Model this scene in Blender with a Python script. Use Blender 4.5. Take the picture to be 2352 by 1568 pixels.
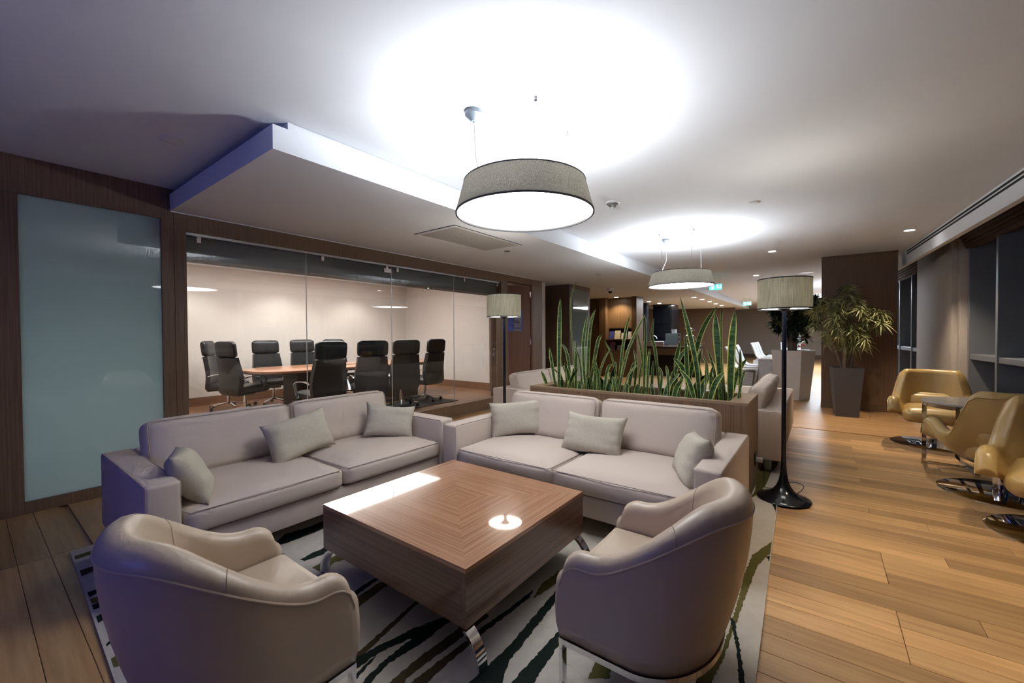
import bpy, bmesh, math, random
import numpy as np
from mathutils import Matrix, Vector, Euler

for _o in list(bpy.data.objects):
    bpy.data.objects.remove(_o, do_unlink=True)
SC = bpy.context.scene
COL = SC.collection
random.seed(7)
PI = math.pi

# ------------------------------------------------------------------ camera, world, exposure
cam_d = bpy.data.cameras.new('camera')
cam_d.sensor_width = 36.0
cam_d.lens = 36.0 * 947.7 / 2352.0
cam_d.clip_start = 0.05
cam_d.clip_end = 400
cam = bpy.data.objects.new('camera', cam_d)
COL.objects.link(cam)
_yaw, _pitch, _roll = math.radians(36.8), math.radians(0.9), math.radians(-0.334)
_f = Vector((math.cos(_yaw) * math.cos(_pitch), math.sin(_yaw) * math.cos(_pitch), -math.sin(_pitch)))
_r = Vector((math.sin(_yaw), -math.cos(_yaw), 0))
_u = _r.cross(_f)
_r2 = _r * math.cos(_roll) + _u * math.sin(_roll)
_u2 = _u * math.cos(_roll) - _r * math.sin(_roll)
cam.matrix_world = Matrix(((_r2.x, _u2.x, -_f.x, 0), (_r2.y, _u2.y, -_f.y, 0), (_r2.z, _u2.z, -_f.z, 1.35), (0, 0, 0, 1)))
SC.camera = cam

world = bpy.data.worlds.new('night')
SC.world = world
world.use_nodes = True
_bg = world.node_tree.nodes['Background']
_bg.inputs[0].default_value = (0.02, 0.03, 0.06, 1)
_bg.inputs[1].default_value = 0.25

SC.view_settings.view_transform = 'Standard'
SC.view_settings.look = 'None'
SC.view_settings.gamma = 1.0
SC.view_settings.use_curve_mapping = False
SC.view_settings.exposure = 0.85
SC.cycles.max_bounces = 5
SC.cycles.diffuse_bounces = 3
SC.cycles.glossy_bounces = 2
SC.cycles.transmission_bounces = 2
SC.cycles.transparent_max_bounces = 8
SC.cycles.use_adaptive_sampling = True
SC.cycles.adaptive_threshold = 0.13
SC.cycles.adaptive_min_samples = 10
SC.cycles.sample_clamp_indirect = 4.0
SC.cycles.caustics_reflective = False
SC.cycles.caustics_refractive = False

def lamp(name, kind, loc, power, color, size=0.1, aim=None, spot=None, blend=0.5, parent=None):
    d = bpy.data.lights.new(name, kind)
    d.energy = power
    d.color = color
    if kind == 'AREA':
        d.shape = 'RECTANGLE'
        d.size, d.size_y = size if isinstance(size, tuple) else (size, size)
    else:
        d.shadow_soft_size = size
    if kind == 'SPOT':
        d.spot_size = math.radians(spot or 70)
        d.spot_blend = blend
    o = bpy.data.objects.new(name, d)
    COL.objects.link(o)
    o.location = loc
    if aim is not None:
        v = Vector(aim) - Vector(loc)
        o.rotation_euler = v.to_track_quat('-Z', 'Y').to_euler()
    if parent is not None:
        o.parent = parent
    return o

COOL = (0.90, 0.95, 1.0)
WARM = (1.0, 0.80, 0.58)
# blue glow entering behind the camera, from the unlit side of the lounge
lamp('blue_glow', 'AREA', (-2.3, 1.9, 1.5), 9, (0.10, 0.16, 1.0), (1.6, 1.2), aim=(1.2, 3.2, 2.2))

# ------------------------------------------------------------------ helpers
def setp(o, label=None, cat=None, group=None, kind=None):
    if label: o['label'] = label
    if cat: o['category'] = cat
    if group: o['group'] = group
    if kind: o['kind'] = kind
    return o

def link(name, me, mat=None, parent=None, loc=None, rot=None):
    o = bpy.data.objects.new(name, me)
    COL.objects.link(o)
    if mat is not None and me is not None and len(me.materials) == 0:
        me.materials.append(mat)
    if parent is not None: o.parent = parent
    if loc is not None: o.location = loc
    if rot is not None: o.rotation_euler = rot
    return o

def empty(name, loc=(0, 0, 0), rz=0.0, label=None, cat=None, group=None, kind=None):
    o = bpy.data.objects.new(name, None)
    COL.objects.link(o)
    o.empty_display_size = 0.1
    o.location = loc
    o.rotation_euler = (0, 0, rz)
    return setp(o, label, cat, group, kind)

def mesh(name, v, f, smooth=False):
    me = bpy.data.meshes.new(name)
    me.from_pydata([tuple(p) for p in v], [], [tuple(q) for q in f])
    if smooth:
        me.shade_smooth()
    me.update()
    return me

def bm_mesh(name, bm, smooth=False):
    me = bpy.data.meshes.new(name)
    bm.to_mesh(me)
    bm.free()
    if smooth: me.shade_smooth()
    return me

def auto_smooth(me, ang=35):
    try:
        me.set_sharp_from_angle(angle=math.radians(ang))
    except Exception:
        pass

def box_bm(bm, x0, x1, y0, y1, z0, z1, M=None):
    vs = [bm.verts.new(p) for p in ((x0, y0, z0), (x1, y0, z0), (x1, y1, z0), (x0, y1, z0), (x0, y0, z1), (x1, y0, z1), (x1, y1, z1), (x0, y1, z1))]
    if M is not None:
        for v in vs: v.co = M @ v.co
    for q in ((0, 3, 2, 1), (4, 5, 6, 7), (0, 1, 5, 4), (1, 2, 6, 5), (2, 3, 7, 6), (3, 0, 4, 7)):
        bm.faces.new([vs[i] for i in q])
    return vs

def box(name, x0, x1, y0, y1, z0, z1, mat, parent=None, bev=0.0, seg=2, M=None):
    bm = bmesh.new()
    box_bm(bm, x0, x1, y0, y1, z0, z1, M)
    if bev > 0:
        bmesh.ops.bevel(bm, geom=list(bm.edges), offset=bev, segments=seg, profile=0.5, affect='EDGES')
    me = bm_mesh(name, bm, smooth=bev > 0)
    if bev > 0: auto_smooth(me, 40)
    return link(name, me, mat, parent)

def boxes(name, lst, mat, parent=None, M=None):
    bm = bmesh.new()
    for b in lst: box_bm(bm, *b, M=M)
    return link(name, bm_mesh(name, bm), mat, parent)

def lathe(name, prof, mat, parent=None, n=40, loc=None, caps=(False, False), smooth=True, sharp=35):
    v, f = [], []
    m = len(prof)
    for i in range(n):
        a = 2 * PI * i / n
        for r, z in prof: v.append((r * math.cos(a), r * math.sin(a), z))
    for i in range(n):
        j = (i + 1) % n
        for k in range(m - 1):
            f.append((i * m + k, j * m + k, j * m + k + 1, i * m + k + 1))
    if caps[0]: f.append([i * m for i in range(n)][::-1])
    if caps[1]: f.append([i * m + m - 1 for i in range(n)])
    me = mesh(name, v, f, smooth)
    auto_smooth(me, sharp)
    return link(name, me, mat, parent, loc)

def sweep(pts, r, n=8, closed=False, rect=None):
    """tube (or rectangular bar, rect=(w,h)) along a polyline -> verts, faces"""
    P = [Vector(p) for p in pts]
    v, f = [], []
    N = len(P)
    up = Vector((0, 0, 1))
    prevn = None
    for i in range(N):
        if closed: t = (P[(i + 1) % N] - P[i - 1])
        else: t = (P[min(i + 1, N - 1)] - P[max(i - 1, 0)])
        t.normalize()
        ref = up if abs(t.dot(up)) < 0.92 else Vector((1, 0, 0))
        if prevn is not None:
            nrm = prevn - t * prevn.dot(t)
            if nrm.length < 1e-4: nrm = ref.cross(t)
        else:
            nrm = ref.cross(t)
        nrm.normalize()
        prevn = nrm
        b = t.cross(nrm)
        rr = r[i] if isinstance(r, (list, tuple)) else r
        if rect:
            w, h = rect
            for sx, sy in ((-1, -1), (1, -1), (1, 1), (-1, 1)):
                v.append(P[i] + nrm * (sx * w / 2) + b * (sy * h / 2))
        else:
            for k in range(n):
                a = 2 * PI * k / n
                v.append(P[i] + nrm * (rr * math.cos(a)) + b * (rr * math.sin(a)))
    m = 4 if rect else n
    for i in range(N if closed else N - 1):
        j = (i + 1) % N
        for k in range(m):
            l = (k + 1) % m
            f.append((i * m + k, i * m + l, j * m + l, j * m + k))
    if not closed:
        f.append([k for k in range(m)][::-1])
        f.append([(N - 1) * m + k for k in range(m)])
    return v, f

def tube(name, pts, r, mat, parent=None, n=8, closed=False, rect=None, loc=None):
    v, f = sweep(pts, r, n, closed, rect)
    me = mesh(name, v, f, True)
    auto_smooth(me, 45)
    return link(name, me, mat, parent, loc)

def tubes(name, lst, r, mat, parent=None, n=6, closed=False, rect=None):
    V, F = [], []
    for pts in lst:
        v, f = sweep(pts, r, n, closed, rect)
        o = len(V)
        V += v
        F += [[i + o for i in q] for q in f]
    me = mesh(name, V, F, True)
    auto_smooth(me, 45)
    return link(name, me, mat, parent)

def prism(name, poly, z0, z1, mat, parent=None, bev=0.0):
    bm = bmesh.new()
    a = [bm.verts.new((x, y, z0)) for x, y in poly]
    b = [bm.verts.new((x, y, z1)) for x, y in poly]
    bm.faces.new(a[::-1])
    bm.faces.new(b)
    n = len(poly)
    for i in range(n):
        bm.faces.new((a[i], a[(i + 1) % n], b[(i + 1) % n], b[i]))
    bmesh.ops.recalc_face_normals(bm, faces=list(bm.faces))
    if bev > 0:
        bmesh.ops.bevel(bm, geom=[e for e in bm.edges], offset=bev, segments=2, profile=0.5, affect='EDGES')
    me = bm_mesh(name, bm, bev > 0)
    if bev > 0: auto_smooth(me, 40)
    return link(name, me, mat, parent)

def cushion_mesh(name, sx, sy, sz, puff=0.02, p=6.0, n=14, nz=6, rnd=0.03):
    """soft rectangular cushion centred on origin (z from -sz/2), rounded edges and puffed faces"""
    bm = bmesh.new()
    bmesh.ops.create_cube(bm, size=2.0)
    bmesh.ops.subdivide_edges(bm, edges=list(bm.edges), cuts=n, use_grid_fill=True)
    hx, hy, hz = sx / 2, sy / 2, sz / 2
    for v in bm.verts:
        x, y, z = v.co
        # rounded-box: shrink to inner core then push out by rnd along the direction
        qx, qy, qz = x * hx, y * hy, z * hz
        r = min(rnd, hz * 0.98)
        cx = max(-hx + r, min(hx - r, qx)); cy = max(-hy + r, min(hy - r, qy)); cz = max(-hz + r, min(hz - r, qz))
        d = Vector((qx - cx, qy - cy, qz - cz))
        if d.length > 1e-9:
            d = d.normalized() * r
        P = Vector((cx, cy, cz)) + d
        bulge = (1 - abs(x) ** p) * (1 - abs(y) ** p)
        P.z += puff * bulge * (1 if z > 0 else -0.4) * min(1, abs(z) * 1.0)
        P.y += (puff * 0.5) * (1 - abs(x) ** p) * (1 - abs(z) ** 2) * (y if abs(y) > 0.99 else y * 0.6)
        P.x += (puff * 0.35) * (1 - abs(y) ** p) * (1 - abs(z) ** 2) * (x if abs(x) > 0.99 else x * 0.6)
        v.co = P
    me = bm_mesh(name, bm, True)
    return me

# ------------------------------------------------------------------ materials
MATS = {}
def newmat(name):
    m = bpy.data.materials.new(name)
    m.use_nodes = True
    nt = m.node_tree
    b = nt.nodes['Principled BSDF']
    MATS[name] = m
    return m, nt, b

def N(nt, t, **kw):
    n = nt.nodes.new(t)
    for k, v in kw.items():
        setattr(n, k, v)
    return n

def L(nt, a, b): nt.links.new(a, b)

def plain(name, col, rough=0.5, metal=0.0, spec=0.5, coat=0.0, bump=0.0, bscale=200.0, var=0.0, vscale=3.0, sheen=0.0):
    m, nt, b = newmat(name)
    b.inputs['Base Color'].default_value = (*col, 1)
    b.inputs['Roughness'].default_value = rough
    b.inputs['Metallic'].default_value = metal
    b.inputs['Specular IOR Level'].default_value = spec
    b.inputs['Coat Weight'].default_value = coat
    b.inputs['Sheen Weight'].default_value = sheen
    tc = N(nt, 'ShaderNodeTexCoord')
    if var > 0:
        nz = N(nt, 'ShaderNodeTexNoise'); nz.inputs['Scale'].default_value = vscale; nz.inputs['Detail'].default_value = 2
        L(nt, tc.outputs['Object'], nz.inputs['Vector'])
        mx = N(nt, 'ShaderNodeMix', data_type='RGBA')
        mx.inputs[6].default_value = (*[c * (1 - var) for c in col], 1)
        mx.inputs[7].default_value = (*[min(1, c * (1 + var)) for c in col], 1)
        L(nt, nz.outputs['Fac'], mx.inputs[0])
        L(nt, mx.outputs[2], b.inputs['Base Color'])
    if bump > 0.5:
        n2 = N(nt, 'ShaderNodeTexNoise'); n2.inputs['Scale'].default_value = bscale; n2.inputs['Detail'].default_value = 3
        L(nt, tc.outputs['Object'], n2.inputs['Vector'])
        bp = N(nt, 'ShaderNodeBump'); bp.inputs['Strength'].default_value = bump; bp.inputs['Distance'].default_value = 0.002
        L(nt, n2.outputs['Fac'], bp.inputs['Height'])
        L(nt, bp.outputs['Normal'], b.inputs['Normal'])
    return m

def wood(name, ca, cb, scale=(40, 40, 1.2), rough=0.45, coat=0.0, coord='Object', rnd=0.0, detail=3, contrast=(0.3, 0.7), spec=0.4, coatr=0.05):
    m, nt, b = newmat(name)
    tc = N(nt, 'ShaderNodeTexCoord')
    mp = N(nt, 'ShaderNodeMapping'); mp.inputs['Scale'].default_value = scale
    L(nt, tc.outputs[coord], mp.inputs['Vector'])
    oi = N(nt, 'ShaderNodeObjectInfo')
    if rnd > 0:
        ml = N(nt, 'ShaderNodeMath', operation='MULTIPLY'); ml.inputs[1].default_value = 37.0
        L(nt, oi.outputs['Random'], ml.inputs[0])
        cmb = N(nt, 'ShaderNodeCombineXYZ')
        L(nt, ml.outputs[0], cmb.inputs[0]); L(nt, ml.outputs[0], cmb.inputs[1]); L(nt, ml.outputs[0], cmb.inputs[2])
        L(nt, cmb.outputs[0], mp.inputs['Location'])
    nz = N(nt, 'ShaderNodeTexNoise'); nz.inputs['Scale'].default_value = 1.0; nz.inputs['Detail'].default_value = detail; nz.inputs['Roughness'].default_value = 0.6
    L(nt, mp.outputs['Vector'], nz.inputs['Vector'])
    cr = N(nt, 'ShaderNodeValToRGB')
    cr.color_ramp.elements[0].position = contrast[0]; cr.color_ramp.elements[0].color = (*ca, 1)
    cr.color_ramp.elements[1].position = contrast[1]; cr.color_ramp.elements[1].color = (*cb, 1)
    L(nt, nz.outputs['Fac'], cr.inputs['Fac'])
    out = cr.outputs['Color']
    if rnd > 0:
        hs = N(nt, 'ShaderNodeHueSaturation')
        mr = N(nt, 'ShaderNodeMapRange'); mr.inputs[3].default_value = 1 - rnd; mr.inputs[4].default_value = 1 + rnd
        L(nt, oi.outputs['Random'], mr.inputs[0])
        L(nt, mr.outputs[0], hs.inputs['Value'])
        L(nt, out, hs.inputs['Color'])
        out = hs.outputs['Color']
    L(nt, out, b.inputs['Base Color'])
    b.inputs['Roughness'].default_value = rough
    b.inputs['Coat Weight'].default_value = coat
    b.inputs['Coat Roughness'].default_value = coatr
    b.inputs['Specular IOR Level'].default_value = spec
    return m

def fabric(name, col, var=0.12, scale=(500, 500, 500), rough=0.9, bump=0.25, sheen=0.15):
    m, nt, b = newmat(name)
    tc = N(nt, 'ShaderNodeTexCoord')
    mp = N(nt, 'ShaderNodeMapping'); mp.inputs['Scale'].default_value = scale
    L(nt, tc.outputs['Object'], mp.inputs['Vector'])
    nz = N(nt, 'ShaderNodeTexNoise'); nz.inputs['Scale'].default_value = 1.0; nz.inputs['Detail'].default_value = 2
    L(nt, mp.outputs['Vector'], nz.inputs['Vector'])
    mx = N(nt, 'ShaderNodeMix', data_type='RGBA')
    mx.inputs[6].default_value = (*[c * (1 - var) for c in col], 1)
    mx.inputs[7].default_value = (*[min(1, c * (1 + var)) for c in col], 1)
    L(nt, nz.outputs['Fac'], mx.inputs[0])
    L(nt, mx.outputs[2], b.inputs['Base Color'])
    b.inputs['Roughness'].default_value = rough
    b.inputs['Specular IOR Level'].default_value = 0.2
    return m

def emit(name, col, strength):
    m, nt, b = newmat(name)
    b.inputs['Base Color'].default_value = (0.8, 0.8, 0.8, 1)
    b.inputs['Emission Color'].default_value = (*col, 1)
    b.inputs['Emission Strength'].default_value = strength
    return m

def clear_glass(name, tint=(0.93, 0.96, 0.96), refl=1.0):
    """thin architectural pane: see-through with mirror-like Fresnel reflection"""
    m, nt, b = newmat(name)
    nt.nodes.remove(b)
    out = nt.nodes['Material Output']
    tr = N(nt, 'ShaderNodeBsdfTransparent'); tr.inputs[0].default_value = (*tint, 1)
    gl = N(nt, 'ShaderNodeBsdfGlossy'); gl.inputs['Roughness'].default_value = 0.0
    gl.inputs['Color'].default_value = (refl, refl, refl, 1)
    lw = N(nt, 'ShaderNodeLayerWeight'); lw.inputs['Blend'].default_value = 0.5
    pw = N(nt, 'ShaderNodeMath', operation='POWER'); pw.inputs[1].default_value = 5.0
    L(nt, lw.outputs['Facing'], pw.inputs[0])
    ma = N(nt, 'ShaderNodeMath', operation='MULTIPLY_ADD'); ma.inputs[1].default_value = 0.96; ma.inputs[2].default_value = 0.04
    L(nt, pw.outputs[0], ma.inputs[0])
    mx = N(nt, 'ShaderNodeMixShader')
    L(nt, ma.outputs[0], mx.inputs[0]); L(nt, tr.outputs[0], mx.inputs[1]); L(nt, gl.outputs[0], mx.inputs[2])
    L(nt, mx.outputs[0], out.inputs['Surface'])
    return m

def shade_fabric(name, col, trans=0.35, scale=(260, 260, 14)):
    """woven lamp-shade cloth: thread streaks, lets part of the light through"""
    m, nt, b = newmat(name)
    nt.nodes.remove(b)
    out = nt.nodes['Material Output']
    tc = N(nt, 'ShaderNodeTexCoord')
    mp = N(nt, 'ShaderNodeMapping'); mp.inputs['Scale'].default_value = scale
    L(nt, tc.outputs['Object'], mp.inputs['Vector'])
    nz = N(nt, 'ShaderNodeTexNoise'); nz.inputs['Scale'].default_value = 1.0; nz.inputs['Detail'].default_value = 3
    L(nt, mp.outputs['Vector'], nz.inputs['Vector'])
    cr = N(nt, 'ShaderNodeValToRGB')
    cr.color_ramp.elements[0].position = 0.3; cr.color_ramp.elements[0].color = (*[c * 0.5 for c in col], 1)
    cr.color_ramp.elements[1].position = 0.7; cr.color_ramp.elements[1].color = (*[min(1, c * 1.35) for c in col], 1)
    L(nt, nz.outputs['Fac'], cr.inputs['Fac'])
    df = N(nt, 'ShaderNodeBsdfDiffuse'); tl = N(nt, 'ShaderNodeBsdfTranslucent')
    L(nt, cr.outputs[0], df.inputs[0]); L(nt, cr.outputs[0], tl.inputs[0])
    mx = N(nt, 'ShaderNodeMixShader'); mx.inputs[0].default_value = trans
    L(nt, df.outputs[0], mx.inputs[1]); L(nt, tl.outputs[0], mx.inputs[2])
    L(nt, mx.outputs[0], out.inputs['Surface'])
    return m

def leaf_mat(name, mid, edge, band, ew=0.34, rough=0.4, bands=70.0):
    """variegated leaf: uv.x runs across the blade, uv.y along it"""
    m, nt, b = newmat(name)
    uv = N(nt, 'ShaderNodeUVMap')
    sp = N(nt, 'ShaderNodeSeparateXYZ'); L(nt, uv.outputs[0], sp.inputs[0])
    s = N(nt, 'ShaderNodeMath', operation='SUBTRACT'); s.inputs[1].default_value = 0.5; L(nt, sp.outputs[0], s.inputs[0])
    a = N(nt, 'ShaderNodeMath', operation='ABSOLUTE'); L(nt, s.outputs[0], a.inputs[0])
    g = N(nt, 'ShaderNodeMath', operation='GREATER_THAN'); g.inputs[1].default_value = ew; L(nt, a.outputs[0], g.inputs[0])
    tc = N(nt, 'ShaderNodeTexCoord')
    mp = N(nt, 'ShaderNodeMapping'); mp.inputs['Scale'].default_value = (14, 14, bands); L(nt, tc.outputs['Object'], mp.inputs['Vector'])
    nz = N(nt, 'ShaderNodeTexNoise'); nz.inputs['Scale'].default_value = 1.0; L(nt, mp.outputs[0], nz.inputs['Vector'])
    cr = N(nt, 'ShaderNodeValToRGB')
    cr.color_ramp.elements[0].position = 0.42; cr.color_ramp.elements[0].color = (*mid, 1)
    cr.color_ramp.elements[1].position = 0.62; cr.color_ramp.elements[1].color = (*band, 1)
    L(nt, nz.outputs['Fac'], cr.inputs['Fac'])
    mx = N(nt, 'ShaderNodeMix', data_type='RGBA'); L(nt, g.outputs[0], mx.inputs[0])
    L(nt, cr.outputs[0], mx.inputs[6]); mx.inputs[7].default_value = (*edge, 1)
    L(nt, mx.outputs[2], b.inputs['Base Color'])
    b.inputs['Roughness'].default_value = rough
    return m

M_ceil = plain('ceiling_paint', (0.755, 0.78, 0.82), 0.9, spec=0.2, var=0.02)
M_soff = plain('soffit_paint', (0.755, 0.78, 0.82), 0.9, spec=0.2, var=0.02)
M_wallwood = wood('wall_veneer', (0.122, 0.070, 0.036), (0.222, 0.138, 0.077), (90, 90, 1.6), 0.45)
M_darkwood = wood('dark_veneer', (0.095, 0.055, 0.030), (0.155, 0.096, 0.056), (80, 80, 1.2), 0.45)
M_doorwood = wood('door_veneer', (0.16, 0.075, 0.045), (0.25, 0.125, 0.078), (110, 110, 1.4), 0.45)
M_plank = wood('oak_plank', (0.38, 0.205, 0.075), (0.63, 0.385, 0.165), (26, 1.6, 26), 0.40, rnd=0.30, spec=0.5, contrast=(0.25, 0.75))
M_floorfar = wood('oak_floor_far', (0.36, 0.20, 0.080), (0.51, 0.305, 0.135), (9, 0.5, 9), 0.46, spec=0.4)
M_officefloor = wood('office_floor', (0.22, 0.10, 0.05), (0.36, 0.18, 0.095), (8, 0.8, 8), 0.35)
M_sofa = fabric('sofa_cloth', (0.60, 0.505, 0.43), 0.10)
M_sofaseam = plain('sofa_piping', (0.44, 0.365, 0.31), 0.9, var=0.05)
M_pillow = fabric('pillow_cloth', (0.50, 0.455, 0.365), 0.22, (260, 260, 60), 0.95, 0.3, 0.4)
M_leather = plain('beige_leather', (0.60, 0.475, 0.35), 0.36, spec=0.5, bump=0.06, bscale=320, var=0.03, vscale=6)
M_tan = plain('tan_leather', (0.47, 0.32, 0.115), 0.33, spec=0.5, bump=0.05, bscale=260, var=0.04, vscale=5)
M_seam = plain('seam_thread', (0.40, 0.31, 0.22), 0.8, var=0.1)
M_chrome = plain('chrome', (0.80, 0.80, 0.82), 0.06, metal=1.0, var=0.01)
M_steel = plain('brushed_steel', (0.55, 0.56, 0.58), 0.3, metal=1.0, var=0.03)
M_black = plain('black_lacquer', (0.006, 0.007, 0.010), 0.16, spec=0.6, var=0.02)
M_blackmat = plain('black_matt', (0.012, 0.012, 0.014), 0.6, var=0.05)
M_blackleather = plain('black_leather', (0.014, 0.014, 0.017), 0.38, spec=0.5, bump=0.05, bscale=300, var=0.05)
M_shade = shade_fabric('lamp_cloth', (0.40, 0.385, 0.32), 0.36, (460, 460, 7))
M_pshade = shade_fabric('pendant_cloth', (0.37, 0.345, 0.295), 0.22, (420, 420, 7))
M_diff = emit('pendant_diffuser', (0.95, 0.97, 1.0), 6.3)
M_bulbdisc = emit('lamp_diffuser', (1.0, 0.96, 0.88), 5.0)
M_down = emit('downlight_glow', (1.0, 0.97, 0.92), 18.0)
M_white = plain('white_plastic', (0.75, 0.75, 0.76), 0.4, var=0.02)
M_wire = plain('steel_wire', (0.16, 0.16, 0.17), 0.5, metal=0.0, var=0.02)
M_canopy = plain('grey_metal', (0.055, 0.068, 0.085), 0.45, metal=0.0, var=0.03)
M_glass = clear_glass('pane_glass')
M_night = clear_glass('night_glass', (0.55, 0.60, 0.66))
M_frame = plain('window_frame', (0.20, 0.22, 0.25), 0.4, metal=0.3, var=0.03)
M_pier = plain('pier_cloth', (0.40, 0.36, 0.32), 0.8, var=0.05, vscale=30)
M_office = plain('office_paint', (0.71, 0.65, 0.61), 0.85, var=0.02)
M_bulk = plain('bulkhead_grey', (0.11, 0.105, 0.10), 0.8, var=0.03)
M_base = wood('skirting_wood', (0.17, 0.08, 0.04), (0.26, 0.13, 0.07), (2, 60, 60), 0.4)
def frosted(name, col):
    m, nt, b = newmat(name)
    nt.nodes.remove(b)
    out = nt.nodes['Material Output']
    tc = N(nt, 'ShaderNodeTexCoord')
    nz = N(nt, 'ShaderNodeTexNoise'); nz.inputs['Scale'].default_value = 3.0
    L(nt, tc.outputs['Object'], nz.inputs['Vector'])
    mx = N(nt, 'ShaderNodeMix', data_type='RGBA'); L(nt, nz.outputs['Fac'], mx.inputs[0])
    mx.inputs[6].default_value = (*[c * 0.97 for c in col], 1); mx.inputs[7].default_value = (*[c * 1.03 for c in col], 1)
    df = N(nt, 'ShaderNodeBsdfDiffuse'); tl = N(nt, 'ShaderNodeBsdfTranslucent')
    L(nt, mx.outputs[2], df.inputs[0]); L(nt, mx.outputs[2], tl.inputs[0])
    m1 = N(nt, 'ShaderNodeMixShader'); m1.inputs[0].default_value = 0.55
    L(nt, df.outputs[0], m1.inputs[1]); L(nt, tl.outputs[0], m1.inputs[2])
    gl = N(nt, 'ShaderNodeBsdfGlossy'); gl.inputs['Roughness'].default_value = 0.02
    lw = N(nt, 'ShaderNodeLayerWeight'); lw.inputs['Blend'].default_value = 0.5
    pw = N(nt, 'ShaderNodeMath', operation='POWER'); pw.inputs[1].default_value = 5.0
    L(nt, lw.outputs['Facing'], pw.inputs[0])
    ma = N(nt, 'ShaderNodeMath', operation='MULTIPLY_ADD'); ma.inputs[1].default_value = 0.93; ma.inputs[2].default_value = 0.07
    L(nt, pw.outputs[0], ma.inputs[0])
    m2 = N(nt, 'ShaderNodeMixShader'); L(nt, ma.outputs[0], m2.inputs[0]); L(nt, m1.outputs[0], m2.inputs[1]); L(nt, gl.outputs[0], m2.inputs[2])
    L(nt, m2.outputs[0], out.inputs['Surface'])
    return m
M_frost = frosted('frosted_glass', (0.46, 0.545, 0.545))
M_soil = plain('soil', (0.03, 0.02, 0.012), 0.95, var=0.4, vscale=60)
M_planter = wood('planter_veneer', (0.15, 0.085, 0.048), (0.27, 0.17, 0.105), (110, 110, 1.5), 0.4)
M_plantertop = wood('planter_top_veneer', (0.26, 0.17, 0.10), (0.36, 0.25, 0.155), (110, 2, 110), 0.4)
M_leaf = leaf_mat('snake_leaf', (0.017, 0.052, 0.020), (0.58, 0.60, 0.13), (0.065, 0.15, 0.05), 0.36)
M_drac = leaf_mat('dracaena_leaf', (0.085, 0.125, 0.034), (0.46, 0.43, 0.21), (0.13, 0.17, 0.05), 0.27, 0.5)
M_ficus = leaf_mat('ficus_leaf', (0.012, 0.030, 0.010), (0.02, 0.045, 0.015), (0.030, 0.055, 0.020), 0.6, 0.4)
M_bark = plain('bark', (0.17, 0.125, 0.085), 0.9, var=0.3, vscale=30)
M_whitepot = plain('white_planter', (0.80, 0.78, 0.76), 0.5, var=0.02)
M_darkpot = plain('anthracite_planter', (0.055, 0.052, 0.055), 0.4, var=0.04)
M_marble = plain('grey_marble', (0.42, 0.41, 0.40), 0.18, var=0.25, vscale=9)
M_whitemarble = plain('white_marble', (0.62, 0.63, 0.67), 0.4, var=0.22, vscale=12)
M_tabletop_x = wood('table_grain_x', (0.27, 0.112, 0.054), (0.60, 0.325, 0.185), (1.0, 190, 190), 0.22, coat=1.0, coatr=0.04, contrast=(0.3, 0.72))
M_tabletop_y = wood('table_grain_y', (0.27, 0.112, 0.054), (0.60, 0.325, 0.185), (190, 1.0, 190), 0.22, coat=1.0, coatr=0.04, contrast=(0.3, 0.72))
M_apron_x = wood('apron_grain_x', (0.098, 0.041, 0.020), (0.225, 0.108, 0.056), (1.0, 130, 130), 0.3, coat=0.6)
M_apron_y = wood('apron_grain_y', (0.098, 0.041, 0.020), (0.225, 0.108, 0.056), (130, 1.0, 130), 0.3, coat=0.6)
M_meettop = wood('meeting_top', (0.36, 0.16, 0.085), (0.52, 0.26, 0.15), (1.0, 40, 40), 0.3, coat=0.3)
M_espresso = wood('espresso_wood', (0.022, 0.014, 0.011), (0.04, 0.026, 0.02), (60, 60, 1.5), 0.4)
M_blind = plain('blind_cloth', (0.045, 0.022, 0.016), 0.85, var=0.3, vscale=25)
M_slot = plain('slot_black', (0.004, 0.004, 0.004), 0.7, var=0.05)
M_exit = emit('exit_teal', (0.0, 0.62, 0.55), 1.3)
M_exitw = emit('exit_white', (0.8, 1.0, 0.97), 1.8)
M_vent = plain('vent_mesh', (0.52, 0.50, 0.46), 0.6, var=0.08, vscale=160)
M_signblue = plain('sign_blue', (0.10, 0.13, 0.60), 0.4, var=0.03)
M_signgrey = plain('sign_grey', (0.22, 0.22, 0.27), 0.4, var=0.03)
M_ink = plain('sign_ink', (0.012, 0.02, 0.18), 0.5, var=0.02)
M_tile = plain('dark_tile', (0.018, 0.022, 0.034), 0.25, var=0.2, vscale=8)
M_beige = plain('beige_wall', (0.44, 0.38, 0.32), 0.85, var=0.03)
M_city = emit('city_light', (1.0, 0.85, 0.6), 3.0)
M_glassware = plain('tinted_glass', (0.25, 0.33, 0.36), 0.08, spec=0.8, var=0.02)
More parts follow.
